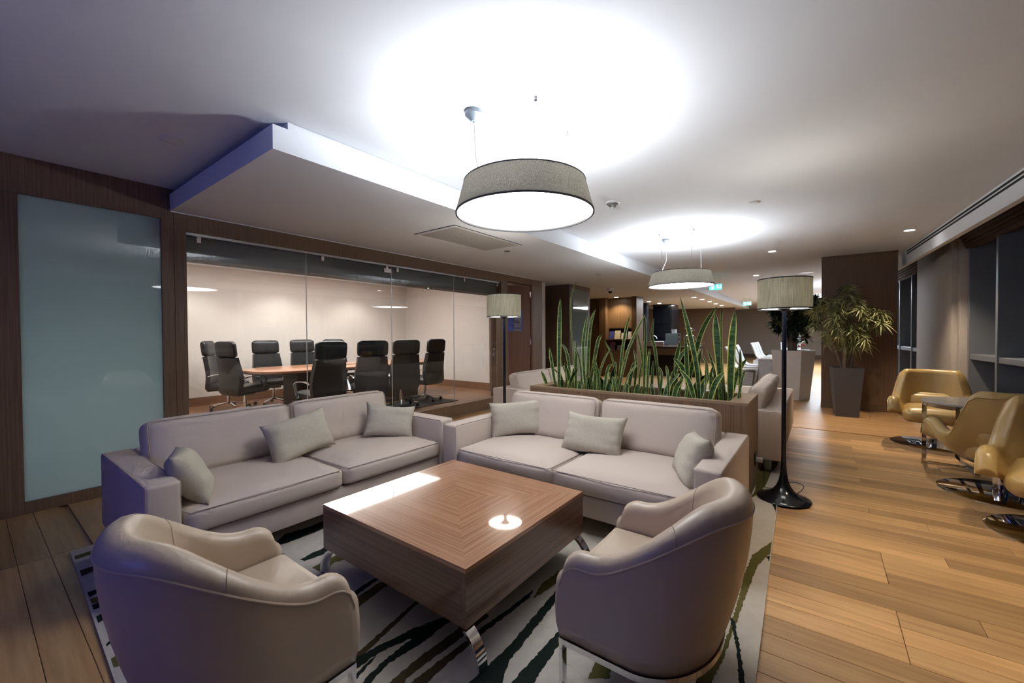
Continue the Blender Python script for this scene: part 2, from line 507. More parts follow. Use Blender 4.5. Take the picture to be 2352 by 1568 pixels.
# ------------------------------------------------------------------ measured outlines (metres): rug stripes, snake plant blades
RUG=[
('d',[(0.967,1.906),(1.206,1.949),(1.332,1.965),(1.529,1.968),(1.519,1.939),(1.345,1.939),(1.196,1.912),(0.962,1.873)]),
('o',[(0.96,1.849),(1.185,1.894),(1.325,1.91),(1.538,1.871),(1.515,1.822),(1.328,1.852),(1.143,1.818),(0.939,1.788)]),
('b',[(0.887,1.525),(0.978,1.559),(1.325,1.624),(1.627,1.669),(1.623,1.636),(1.325,1.601),(1.048,1.543),(0.949,1.522),(0.886,1.507)]),
('d',[(0.795,1.554),(0.87,1.558),(0.957,1.544),(1.074,1.519),(1.218,1.485),(1.334,1.435),(1.527,1.396),(1.517,1.363),(1.325,1.393),(1.212,1.429),(1.08,1.477),(1.005,1.489),(0.931,1.485),(0.889,1.503),(0.811,1.514)]),
('d',[(0.915,1.468),(1.029,1.489),(1.007,1.475),(0.892,1.441)]),
('d',[(0.902,1.409),(1.014,1.435),(1.222,1.441),(1.336,1.405),(1.506,1.393),(1.5,1.355),(1.319,1.387),(1.211,1.381),(1.027,1.406),(0.934,1.385),(0.918,1.378)]),
('b',[(0.963,1.326),(1.129,1.332),(1.321,1.319),(1.501,1.294),(1.485,1.258),(1.313,1.267),(1.111,1.282),(1.019,1.288),(0.995,1.274)]),
('b',[(1.013,1.259),(1.149,1.252),(1.298,1.238),(1.342,1.228),(1.287,1.207),(1.178,1.212),(1.051,1.207)]),
('d',[(1.358,1.243),(1.476,1.228),(1.591,1.216),(1.792,1.201),(1.719,1.182),(1.577,1.191),(1.445,1.203),(1.34,1.206),(1.314,1.217)]),
('o',[(1.722,1.162),(1.837,1.193),(1.997,1.183),(2.069,1.146),(1.967,1.127),(1.837,1.14),(1.738,1.158)]),
('d',[(1.138,1.08),(1.242,1.073),(1.397,1.069),(1.499,1.078),(1.663,1.088),(1.851,1.104),(2.09,1.118),(2.11,1.09),(1.765,1.057),(1.603,1.042),(1.487,1.03),(1.329,1.017),(1.22,0.969)]),
('d',[(1.236,0.947),(1.398,0.945),(1.608,0.941),(1.776,0.919),(1.764,0.893),(1.611,0.9),(1.499,0.896),(1.288,0.877)]),
('o',[(1.441,0.715),(1.543,0.735),(1.632,0.751),(1.942,0.764),(1.937,0.721),(1.644,0.683),(1.488,0.652)]),
('d',[(1.551,0.515),(1.66,0.518),(1.679,0.492),(1.572,0.486)]),
('o',[(1.633,0.393),(1.796,0.345),(1.984,0.326),(2.265,0.325),(2.602,0.334),(2.856,0.323),(3.121,0.24),(2.96,0.234),(2.74,0.283),(2.418,0.298),(2.07,0.308),(1.852,0.315),(1.678,0.331)]),
('d',[(2.158,0.338),(2.132,0.312),(1.952,0.265),(1.76,0.22),(1.745,0.241),(1.966,0.284)]),
('d',[(2.869,0.254),(2.908,0.227),(2.783,0.223)]),
('d',[(3.843,0.312),(3.828,0.277),(3.674,0.252),(3.617,0.256)]),
('o',[(3.823,0.454),(4.031,0.442),(4.584,0.475),(4.94,0.468),(5.241,0.343),(4.893,0.348),(4.687,0.374),(4.242,0.382),(3.963,0.41)]),
('d',[(1.181,2.801),(1.293,2.897),(1.427,2.866),(1.702,2.889),(1.712,2.794),(1.42,2.756),(1.231,2.761)]),
('d',[(1.196,2.489),(1.281,2.506),(1.352,2.507),(1.464,2.473),(1.425,2.408),(1.313,2.435),(1.203,2.454)]),
('o',[(1.199,2.348),(1.281,2.361),(1.35,2.358),(1.467,2.321),(1.42,2.248),(1.303,2.292),(1.199,2.242)]),
('o',[(0.374,3.646),(0.463,3.654),(0.556,3.626),(0.545,3.555),(0.452,3.594),(0.375,3.593)]),
('b',[(0.373,3.4),(0.435,3.403),(0.558,3.374),(0.548,3.311),(0.427,3.325),(0.372,3.31)]),
('d',[(0.363,3.072),(0.412,3.073),(0.515,3.054),(0.506,3.002),(0.405,3.023),(0.363,3.011)]),
('o',[(0.357,2.986),(0.404,2.981),(0.51,2.935),(0.499,2.871),(0.397,2.916),(0.36,2.934)]),
('d',[(0.357,2.91),(0.4,2.916),(0.501,2.887),(0.49,2.826),(0.393,2.853),(0.36,2.853)]),
('d',[(0.355,2.764),(0.391,2.787),(0.482,2.781),(0.47,2.711),(0.387,2.715),(0.354,2.699)]),
('d',[(0.349,2.49),(0.37,2.499),(0.417,2.498),(0.413,2.475),(0.37,2.476),(0.352,2.467)]),
('o',[(0.346,2.356),(0.368,2.363),(0.392,2.355),(0.378,2.275),(0.351,2.288)]),
]
LEAVES=[
([[4.021,0.557,0.7],[3.996,0.551,1.037],[3.972,0.548,1.224]],0.0375),
([[3.96,0.578,0.7],[3.941,0.527,0.969],[3.923,0.502,1.045]],0.0297),
([[4.066,0.638,0.7],[4.076,0.63,1.22],[4.087,0.605,1.557]],0.0845),
([[4.178,0.663,0.7],[4.2,0.607,0.98],[4.222,0.527,1.131]],0.0593),
([[4.032,0.691,0.7],[4.013,0.703,1.451],[3.993,0.676,1.564]],0.0269),
([[4.039,0.698,0.7],[4.074,0.719,0.862],[4.127,0.75,0.944]],0.0395),
([[4.159,0.699,0.7],[4.134,0.753,1.256],[4.11,0.767,1.545]],0.0871),
([[4.045,0.711,0.7],[4.051,0.716,0.812],[4.062,0.723,0.861]],0.0379),
([[4.12,0.721,0.7],[4.127,0.78,0.905],[4.134,0.833,0.99]],0.0433),
([[4.046,0.729,0.7],[4.034,0.763,1.024],[4.022,0.818,1.227]],0.0349),
([[4.011,0.758,0.7],[3.989,0.782,0.949],[3.967,0.75,1.087]],0.0348),
([[4.094,0.782,0.7],[4.067,0.788,0.83],[4.026,0.797,0.891]],0.0401),
([[3.886,0.783,0.7],[3.938,0.741,0.905],[4.015,0.677,1.015]],0.0483),
([[3.881,0.806,0.7],[3.865,0.796,0.997],[3.848,0.789,1.127]],0.0265),
([[3.99,0.861,0.7],[4.017,0.813,1.023],[4.045,0.863,1.158]],0.0353),
([[3.965,0.867,0.7],[3.97,0.894,1.046],[3.976,0.966,1.397],[3.981,1.04,1.695]],0.0585),
([[4.188,0.871,0.7],[4.198,0.888,0.789],[4.212,0.913,0.822]],0.0337),
([[3.873,0.875,0.7],[3.879,0.934,0.916],[3.889,1.024,1.034]],0.0419),
([[3.96,0.876,0.7],[4.006,0.843,0.89],[4.076,0.793,0.99]],0.0498),
([[4.105,0.876,0.7],[4.136,0.891,0.917],[4.184,0.914,1.035]],0.0369),
([[4.064,0.907,0.7],[4.059,0.899,1.056],[4.055,0.869,1.217]],0.0441),
([[4.008,0.916,0.7],[3.996,0.897,0.887],[3.977,0.867,0.986]],0.0321),
([[3.857,0.965,0.7],[3.891,0.949,0.869],[3.942,0.924,0.956]],0.0352),
([[4.167,0.969,0.7],[4.144,1.05,1.003],[4.12,1.14,1.119]],0.062),
([[4.033,0.983,0.7],[4.028,0.994,1.095],[4.023,1.008,1.353]],0.0564),
([[4.113,0.991,0.7],[4.092,0.915,0.898],[4.06,0.801,1.004]],0.0534),
([[3.932,1.03,0.7],[3.931,1.049,0.821],[3.929,1.078,0.875]],0.0523),
([[4.109,1.041,0.7],[4.13,0.896,1.344],[4.151,0.76,1.602]],0.062),
([[3.938,1.053,0.7],[3.942,1.029,0.893],[3.949,0.991,0.995]],0.036),
([[3.958,1.067,0.7],[3.926,1.061,0.85],[3.878,1.052,0.923]],0.0501),
([[4.071,1.071,0.7],[4.09,1.136,0.919],[4.109,1.129,1.002]],0.0371),
([[3.872,1.077,0.7],[3.844,1.034,0.865],[3.803,0.971,0.948]],0.0451),
([[4.0,1.098,0.7],[3.983,1.098,0.889],[3.958,1.098,0.989]],0.0364),
([[3.876,1.107,0.7],[3.883,1.121,0.971],[3.891,1.139,1.065]],0.0358),
([[4.16,1.127,0.7],[4.181,1.128,1.082],[4.202,1.093,1.286]],0.0592),
([[3.903,1.178,0.7],[3.945,1.125,0.888],[4.008,1.047,0.986]],0.0432),
([[3.964,1.185,0.7],[3.938,1.181,0.802],[3.898,1.175,0.844]],0.0322),
([[4.169,1.187,0.7],[4.173,1.078,1.147],[4.178,0.868,1.262]],0.047),
([[4.139,1.203,0.7],[4.155,1.183,0.833],[4.178,1.153,0.894]],0.0319),
([[4.0,1.244,0.7],[4.026,1.219,0.941],[4.053,1.26,1.042]],0.0333),
([[4.142,1.267,0.7],[4.154,1.322,1.181],[4.166,1.361,1.325],[4.179,1.343,1.522]],0.043),
([[4.052,1.304,0.7],[4.066,1.323,0.813],[4.086,1.351,0.862]],0.0385),
([[3.915,1.324,0.7],[3.903,1.304,1.071],[3.891,1.287,1.216]],0.0539),
([[4.136,1.355,0.7],[4.109,1.333,0.971],[4.081,1.316,1.094]],0.0435),
([[3.933,1.364,0.7],[3.959,1.356,1.242],[3.984,1.36,1.533]],0.0377),
([[3.987,1.391,0.7],[3.981,1.379,0.795],[3.973,1.362,0.831]],0.0497),
([[4.132,1.415,0.7],[4.114,1.44,1.128],[4.095,1.5,1.44]],0.0439),
([[4.034,1.45,0.7],[3.995,1.42,0.95],[3.936,1.375,1.09]],0.0323),
([[3.856,1.504,0.7],[3.891,1.512,0.818],[3.943,1.524,0.87]],0.0373),
([[4.123,1.51,0.7],[4.141,1.502,0.798],[4.169,1.489,0.837]],0.0536),
([[4.05,1.524,0.7],[4.043,1.547,0.814],[4.032,1.581,0.864]],0.0394),
([[4.188,1.558,0.7],[4.205,1.531,1.022],[4.221,1.57,1.202]],0.0362),
([[3.866,1.569,0.7],[3.854,1.476,0.962],[3.841,1.365,1.072]],0.0383),
([[4.11,1.597,0.7],[4.137,1.552,0.98],[4.165,1.526,1.078]],0.0538),
([[3.981,1.606,0.7],[3.996,1.714,1.139],[4.011,1.806,1.295]],0.0438),
([[3.919,1.622,0.7],[3.895,1.5,1.187],[3.871,1.317,1.552]],0.0607),
([[3.883,1.622,0.7],[3.902,1.644,0.853],[3.93,1.678,0.928]],0.0492),
([[4.042,1.673,0.7],[4.029,1.597,1.282],[4.016,1.524,1.557]],0.0448),
([[4.139,1.69,0.7],[4.14,1.75,0.87],[4.143,1.841,0.956]],0.0389),
([[3.946,1.735,0.7],[3.955,1.728,0.809],[3.968,1.719,0.854]],0.0542),
([[3.875,1.756,0.7],[3.886,1.714,0.991],[3.898,1.659,1.058]],0.0395),
([[3.956,1.767,0.7],[4.006,1.779,0.877],[4.081,1.796,0.969]],0.0364),
([[4.219,1.775,0.7],[4.22,1.798,0.823],[4.222,1.832,0.879]],0.0309),
([[4.139,1.789,0.7],[4.07,1.74,0.913],[3.967,1.666,1.029]],0.0476),
([[4.166,1.792,0.7],[4.111,1.8,0.86],[4.029,1.812,0.94]],0.0502),
([[4.165,1.802,0.7],[4.192,1.764,0.966],[4.219,1.765,1.058]],0.0513),
([[4.089,1.832,0.7],[4.064,1.852,0.841],[4.027,1.882,0.908]],0.0515),
([[3.973,1.834,0.7],[3.943,1.849,0.98],[3.914,1.894,1.08]],0.0361),
([[4.045,1.845,0.7],[4.006,1.872,0.916],[3.948,1.912,1.034]],0.0307),
([[4.154,1.874,0.7],[4.175,1.885,0.793],[4.207,1.9,0.828]],0.0527),
([[3.969,1.881,0.7],[3.973,1.809,1.034],[3.976,1.715,1.207]],0.0364),
([[4.075,1.942,0.7],[4.062,1.925,0.968],[4.048,1.928,1.109]],0.0514),
([[3.883,1.948,0.7],[3.877,1.974,1.215],[3.871,1.92,1.57]],0.0542),
([[4.196,1.957,0.7],[4.171,1.961,0.792],[4.134,1.965,0.827]],0.0356),
([[4.148,1.995,0.7],[4.159,1.984,0.826],[4.177,1.968,0.883]],0.0468),
([[4.185,1.995,0.7],[4.143,1.948,0.884],[4.079,1.877,0.98]],0.0453),
([[3.92,2.008,0.7],[3.918,2.036,1.066],[3.915,2.106,1.249]],0.0321),
([[3.988,2.021,0.7],[4.035,2.025,0.838],[4.106,2.03,0.904]],0.0329),
([[4.188,2.021,0.7],[4.141,2.042,0.849],[4.071,2.073,0.921]],0.0494),
([[4.12,2.036,0.7],[4.103,1.923,1.247],[4.087,1.865,1.35]],0.0477),
([[3.895,2.039,0.7],[3.908,2.034,0.817],[3.928,2.026,0.868]],0.0498),
([[3.976,2.046,0.7],[3.962,2.037,0.792],[3.941,2.025,0.826]],0.0443),
([[4.172,2.078,0.7],[4.19,2.053,1.379],[4.208,1.992,1.634]],0.0581),
([[3.941,2.101,0.7],[3.931,2.089,1.063],[3.92,2.078,1.282]],0.0419),
([[3.984,2.104,0.7],[4.031,2.141,0.901],[4.1,2.197,1.009]],0.0528),
([[3.995,2.108,0.7],[3.974,2.174,1.597],[3.953,2.098,1.924]],0.0424),
([[3.865,2.161,0.7],[3.89,2.149,0.829],[3.927,2.132,0.888]],0.033),
([[4.096,2.164,0.7],[4.106,2.16,0.798],[4.12,2.154,0.836]],0.0464),
([[4.0,2.175,0.7],[3.983,2.223,1.127],[3.965,2.289,1.256]],0.0428),
([[3.902,2.175,0.7],[3.873,2.11,0.889],[3.829,2.014,0.989]],0.0382),
([[4.203,2.176,0.7],[4.2,2.167,0.788],[4.195,2.154,0.82]],0.0362),
([[3.966,2.178,0.7],[3.946,2.186,0.894],[3.918,2.197,0.997]],0.0474),
([[4.046,2.199,0.7],[4.032,2.18,0.896],[4.01,2.151,1.0]],0.0328),
([[3.954,2.273,0.7],[3.928,2.258,0.821],[3.889,2.236,0.874]],0.0478),
([[4.089,2.28,0.7],[4.016,2.252,0.936],[3.907,2.208,1.066]],0.0481),
([[4.199,2.295,0.7],[4.181,2.438,1.058],[4.163,2.648,1.073]],0.035),
([[3.94,2.305,0.7],[3.916,2.282,1.39],[3.893,2.256,1.743]],0.067),
([[4.032,2.309,0.7],[4.024,2.314,0.839],[4.01,2.323,0.904]],0.0346),
([[4.131,2.336,0.7],[4.064,2.359,0.884],[3.963,2.394,0.98]],0.0436),
([[4.04,2.339,0.7],[4.047,2.352,0.867],[4.057,2.373,0.951]],0.043),
([[4.02,2.385,0.7],[4.011,2.436,1.022],[4.001,2.463,1.205]],0.054),
([[3.955,2.437,0.7],[3.957,2.496,0.851],[3.96,2.549,0.937]],0.0489),
]
# ================================================================== the setting
CZ, SZ = 2.73, 2.525      # ceiling and soffit heights
WY = 4.868                # face of the left wall

# floor: slab, lowered by a board's thickness where single boards are laid
floor = boxes('floor', [(-3.2, 1.35, -2.6, 2.0, -0.2, 0.0), (-3.2, -0.9, 2.0, 4.9, -0.2, 0.0), (-0.9, 0.5, 2.0, 4.9, -0.2, -0.014),
                        (0.5, 1.35, 2.0, 4.9, -0.2, 0.0), (1.35, 7.2, -2.6, 0.45, -0.2, -0.014), (1.35, 7.2, 0.45, 4.9, -0.2, 0.0),
                        (7.2, 31.0, -2.6, 4.9, -0.2, 0.0), (7.96, 31.0, 4.9, 8.0, -0.2, 0.0), (7.2, 7.96, 4.9, 5.0, -0.2, 0.0)], M_floorfar)
setp(floor, kind='structure')
_plk = []
for k, ln in enumerate((0.75, 1.05, 1.4, 1.8)):
    bm = bmesh.new()
    box_bm(bm, -0.0665, 0.0665, -ln / 2 + 0.0012, ln / 2 - 0.0012, -0.014, 0.0)
    bmesh.ops.bevel(bm, geom=[e for e in bm.edges if all(v.co.z > -0.001 for v in e.verts)], offset=0.0012, segments=1, affect='EDGES')
    me = bm_mesh('plank', bm)
    me.materials.append(M_plank)
    _plk.append((ln, me))
def lay(x0, x1, y0, y1):
    x = x0 + 0.0675
    while x < x1:
        y = y0
        while abs(y - y0) < abs(y1 - y0):
            ln, me = random.choice(_plk)
            s = 1 if y1 > y0 else -1
            link('plank', me, None, floor, (x, y + s * ln / 2, 0))
            y += s * ln
        x += 0.135
lay(1.35, 7.2, 0.45, -1.75)
lay(-0.9, 0.5, 2.0, 4.5)

# ceiling with the soffit along the left wall
ceiling = boxes('ceiling', [(-3.2, 31, -2.6, 2.75, CZ, CZ + 0.2), (-3.2, 1.29, 2.75, 5.0, CZ, CZ + 0.2), (7.6, 31, 2.75, 8.0, CZ, CZ + 0.2)], M_ceil)
setp(ceiling, kind='structure')
box('soffit', 1.19, 22.6, 2.75, 4.99, SZ, SZ + 0.155, M_soff, ceiling)
box('soffit_neck', 1.29, 22.6, 2.765, 4.99, SZ + 0.155, CZ + 0.1, M_soff, ceiling)
box('soffit_end', 7.955, 22.6, 4.99, 8.0, SZ, CZ + 0.1, M_soff, ceiling)
box('edge_bead', 1.19, 7.6, WY - 0.016, WY - 0.002, SZ - 0.008, SZ, M_white, ceiling)

# left wall: walnut frame around a frosted panel, the meeting room's glass front and its door
wl = empty('wall_left', (0, WY, 0), kind='structure')
def wpart(name, x0, x1, z0, z1, mat=M_wallwood, y0=0.0, y1=0.13):
    return box(name, x0, x1, y0, y1, z0, z1, mat, wl, bev=0.0015, seg=1)
wpart('post', 0.11, 0.275, 0, 2.445)
wpart('header_panel', 0.11, 1.122, 2.445, CZ)
wpart('bottom_rail', 0.275, 1.122, 0, 0.09)
wpart('post', 1.122, 1.215, 0, CZ)
wpart('post', 1.217, 1.31, 0, SZ)
wpart('header_panel', 1.31, 3.70, 2.36, SZ)
wpart('header_panel', 3.702, 6.36, 2.36, SZ)
wpart('curb', 1.31, 6.17, 0, 0.19)
wpart('post', 6.17, 6.36, 0, 2.36)
wpart('header_panel', 6.362, 7.27, 2.395, SZ)
wpart('wall_panel', 7.27, 7.61, 0, SZ)
wpart('jamb', 7.235, 7.268, 0, 2.395, M_doorwood)
wpart('jamb', 6.362, 6.385, 0, 2.395, M_doorwood)
wpart('dark_panel', -3.2, 0.11, 0, CZ, M_blackmat, 0.1, 0.16)
wpart('side_return', 7.61, 7.74, 0, SZ, M_darkwood, 0.13, 1.3)

w2 = empty('window_2', (0, WY, 0), kind='structure')
box('frosted_pane', 0.275, 1.122, 0.022, 0.034, 0.09, 2.445, M_frost, w2)

w1 = empty('window_1', (0, WY, 0), kind='structure')
_j = [1.312, 2.48, 3.70, 4.95, 6.168]
for k in range(4):
    box('pane', _j[k] + 0.003, _j[k + 1] - 0.003, 0.045, 0.055, 0.192, 2.33, M_glass, w1)
for x in _j[1:4]:
    box('pane_edge', x - 0.0025, x + 0.0025, 0.043, 0.057, 0.192, 2.33, M_steel, w1)
box('top_rail', 1.312, 6.168, 0.03, 0.075, 2.335, 2.36, M_steel, w1)
for x in (1.42, 2.68, 3.62, 3.80, 5.20, 6.10):
    box('clamp', x - 0.02, x + 0.02, 0.028, 0.072, 2.27, 2.335, M_chrome, w1, bev=0.003, seg=1)
box('patch_fitting', 3.57, 3.69, 0.03, 0.07, 2.24, 2.30, M_chrome, w1, bev=0.003, seg=1)

# door, standing open into the meeting room
d1 = empty('door_1', (7.225, WY + 0.06, 0), math.radians(140), kind='structure')
box('door_leaf', 0.0, 0.84, -0.02, 0.02, 0.008, 2.385, M_doorwood, d1, bev=0.002, seg=1)
for z in (0.25, 1.2, 2.2):
    lathe('hinge', [(0.012, -0.06), (0.012, 0.06)], M_chrome, d1, 12, (-0.012, 0.012, z), (True, True))
hd = box('door_handle', 0.66, 0.80, 0.055, 0.072, 1.05, 1.07, M_chrome, d1, bev=0.006)
lathe('handle_rose', [(0.026, -0.004), (0.026, 0.004)], M_chrome, hd, 20, (0.79, 0.028, 1.06), (True, True)).rotation_euler = (PI / 2, 0, 0)
box('lock_plate', 0.775, 0.805, 0.02, 0.028, 0.93, 0.98, M_steel, d1, bev=0.003, seg=1)
sg = box('sign_board', 0.20, 0.60, 0.026, 0.032, 1.43, 1.86, M_signgrey, d1, bev=0.001, seg=1)
setp(sg, label='small grey and blue name sign')
box('sign_band', 0.36, 0.60, 0.0325, 0.0345, 1.43, 1.86, M_signblue, sg)
box('sign_rim', 0.175, 0.20, 0.024, 0.034, 1.41, 1.88, M_signblue, sg)
def text_mesh(name, s, size, mat, parent, loc, rot, ext=0.002):
    c = bpy.data.curves.new(name, 'FONT')
    c.body = s
    c.size = size
    c.extrude = ext
    c.resolution_u = 3
    t = bpy.data.objects.new('tmp_text', c)
    COL.objects.link(t)
    dg = bpy.context.evaluated_depsgraph_get()
    me = bpy.data.meshes.new_from_object(t.evaluated_get(dg))
    bpy.data.objects.remove(t, do_unlink=True)
    return link(name, me, mat, parent, loc, rot)
for s, x, z in (('ine', 0.435, 1.66), ('Class', 0.40, 1.605), ('ine', 0.435, 1.535), ('Room', 0.40, 1.475)):
    text_mesh('lettering', s, 0.078, M_ink, sg, (x, 0.037, z), (PI / 2, 0, PI))

# meeting room shell
fo = box('floor_office', 0.9, 7.9, 5.0, 9.9, -0.2, 0.0, M_officefloor)
setp(fo, kind='structure')
wo = box('wall_office_back', 0.9, 7.9, 9.70, 9.85, 0, 2.74, M_office); setp(wo, kind='structure')
box('skirting', 0.9, 7.8, 9.68, 9.70, 0, 0.17, M_base, wo)
wr = box('wall_office_right', 7.80, 7.95, 5.0, 9.70, 0, 2.74, M_office); setp(wr, kind='structure')
box('skirting', 7.78, 7.80, 5.9, 9.68, 0, 0.17, M_base, wr)
wo2 = box('wall_office_left', 1.16, 1.28, 5.0, 9.70, 0, 2.74, M_office); setp(wo2, kind='structure')
ws = empty('wall_sideroom', (0, 0, 0), kind='structure')   # small lit room behind the frosted panel
box('side_wall', -0.6, 1.15, 6.4, 6.5, 0, 2.74, M_office, ws)
box('side_wall', -0.7, -0.6, 5.05, 6.5, 0, 2.74, M_office, ws)
box('side_ceiling', -0.7, 1.15, 5.05, 6.5, 2.74, 2.8, M_office, ws)
box('side_floor', -0.9, 1.15, 4.9, 6.5, -0.2, 0.0, M_officefloor, ws)
lamp('sideroom_light', 'AREA', (0.6, 6.3, 0.75), 15, (0.94, 1.0, 0.98), (1.1, 1.2), aim=(0.68, 4.9, 0.75))
oc = box('ceiling_office', 0.9, 7.9, 4.99, 9.9, 2.74, 2.9, M_ceil); setp(oc, kind='structure')
box('bulkhead', 1.0, 6.36, 5.02, 5.30, 2.13, 2.74, M_bulk, oc)
box('bulkhead_return', 6.362, 7.8, 5.02, 5.16, 2.42, 2.74, M_bulk, oc)

# far end of the lounge
wb = empty('wall_far', (8.5, 4.68, 0), kind='structure')
box('veneer_block', 0, 1.05, 0, 1.6, 0, SZ, M_darkwood, wb)
box('glass_frame', 0.06, 0.98, -0.012, 0.0, 0.02, SZ - 0.02, M_wallwood, wb)
box('frosted_pane', 0.12, 0.90, -0.022, -0.012, 0.1, 2.42, M_frost, wb)
wc = box('wall_recess', 7.7, 21.0, 6.3, 6.45, 0, SZ, M_darkwood); setp(wc, kind='structure')
box('side_block', 12.55, 13.2, 5.80, 6.3, 0, SZ, M_darkwood, wc)
wk = empty('wall_kitchen', (15.5, 4.7, 0), kind='structure')
box('tile_wall', 0.0, 0.2, 0.55, 1.8, 0, SZ, M_tile, wk)
for i in range(11):
    for j in range(3):
        box('tile', -0.012, 0.0, 0.58 + j * 0.37, 0.93 + j * 0.37, 1.0 + i * 0.135, 1.127 + i * 0.135, M_tile, wk)
box('black_block', 1.2, 2.2, -0.02, 0.7, 0, SZ, M_black, wk)
box('cabinet_door', 1.17, 1.2, 0.02, 0.66, 1.75, 2.3, M_black, wk)
box('cabinet_door', 1.17, 1.2, 0.02, 0.66, 1.2, 1.73, M_black, wk)
box('cabinet_door', 1.17, 1.2, 0.02, 0.66, 0.1, 1.15, M_black, wk)
box('wall_dark', 20.7, 20.95, 3.08, 7.5, 0, SZ, M_darkwood)['kind'] = 'structure'
we = box('wall_back', 27.0, 27.2, -2.6, 8.0, 0, CZ, M_beige); setp(we, kind='structure')
box('skirting', 26.97, 27.0, -2.6, 8.0, 0, 0.2, M_darkwood, we)
box('wall_behind', -3.35, -3.2, -2.6, 5.0, 0, CZ, M_darkwood)['kind'] = 'structure'

# veneered cross wall by the windows
wq = empty('wall_column', (9.40, -0.50, 0), kind='structure')
box('veneer_panel', 0, 0.40, -0.53, 0.49, 0.10, CZ - 0.045, M_darkwood, wq)
box('top_strip', -0.004, 0.404, -0.534, 0.494, CZ - 0.042, CZ, M_darkwood, wq)
box('bottom_strip', -0.004, 0.404, -0.534, 0.494, 0, 0.095, M_darkwood, wq)

# window wall, turned a few degrees from the room's axis
MW = Matrix.Translation((0, -1.656, 0)) @ Matrix.Rotation(math.atan(0.055), 4, 'Z')
wt = empty('wall_right', (0, 0, 0), kind='structure'); wt.matrix_world = MW
box('fascia', -3.2, 16, -0.06, 0.0, 2.49, CZ, M_soff, wt)
for k, z in enumerate((2.685, 2.645)):
    box('slot', -3.2, 9.42, -0.002, 0.003, z, z + 0.022, M_slot, wt)
box('pier', 8.47, 10.35, -0.95, -0.30, 0, CZ, M_pier, wt, bev=0.01)
box('pier_return', 8.36, 8.468, -0.95, -0.36, 0, CZ, M_pier, wt, bev=0.01)
box('pocket_top', -3.2, 16, -1.0, -0.06, CZ, CZ + 0.1, M_soff, wt)
box('sill_wall', -3.2, 16, -0.90, -0.44, 0, 0.12, M_frame, wt)
def window(name, u0, u1, mulls):
    w = empty(name, (0, 0, 0), kind='structure'); w.matrix_world = MW
    for u in mulls:
        box('mullion', u - 0.028, u + 0.028, -0.86, -0.43, 0.12, CZ, M_frame, w, bev=0.004, seg=1)
    box('transom', u0, u1, -0.84, -0.445, 0.98, 1.05, M_frame, w, bev=0.004, seg=1)
    box('bottom_frame', u0, u1, -0.84, -0.445, 0.12, 0.17, M_frame, w)
    for a, b_ in zip(mulls[:-1], mulls[1:]):
        box('pane', a + 0.035, b_ - 0.035, -0.80, -0.79, 1.05, CZ, M_night, w)
        box('pane', a + 0.035, b_ - 0.035, -0.80, -0.79, 0.17, 0.98, M_night, w)
        box('sash', a + 0.028, a + 0.085, -0.83, -0.74, 1.05, CZ, M_frame, w)
        box('sash', b_ - 0.085, b_ - 0.028, -0.83, -0.74, 1.05, CZ, M_frame, w)
    return w
window('window_3', 1.0, 8.36, [1.1, 2.15, 3.2, 4.25, 5.3, 6.35, 7.40, 8.32])
window('window_4', 10.35, 15.0, [10.40, 11.45, 12.5, 13.55, 14.6])
def blind(name, u0, u1, label):
    b = empty(name, (0, 0, 0), label=label, cat='blind'); b.matrix_world = MW
    for k in range(4):
        box('fold', u0, u1, -0.50 + 0.012 * k, -0.40 + 0.02 * k, 2.50 + 0.045 * k, 2.555 + 0.05 * k, M_blind, b, bev=0.012)
blind('roman_blind', 5.35, 8.34, 'dark brown roman blind pulled up above the window beside the tan chairs')
blind('roman_blind', 10.4, 14.6, 'dark brown roman blind pulled up above the narrow window behind the pier')

# lights of the city outside
bm = bmesh.new()
for i in range(60):
    x = random.uniform(60, 84); y = -x * random.uniform(0.205, 0.262)
    z = random.choice([random.uniform(-6, -1.5), random.uniform(-3, 1.0)])
    s = random.uniform(0.02, 0.07)
    box_bm(bm, x - s, x + s, y - s, y + s, z - s, z + s)
o = link('city_lights', bm_mesh('city_lights', bm), M_city)
setp(o, 'scattered tiny city lights far outside the dark window', 'city lights', kind='stuff')
# ================================================================== furniture
def subsurf(o, lv=1):
    md = o.modifiers.new('smooth', 'SUBSURF')
    md.levels = lv
    md.render_levels = lv
    return o

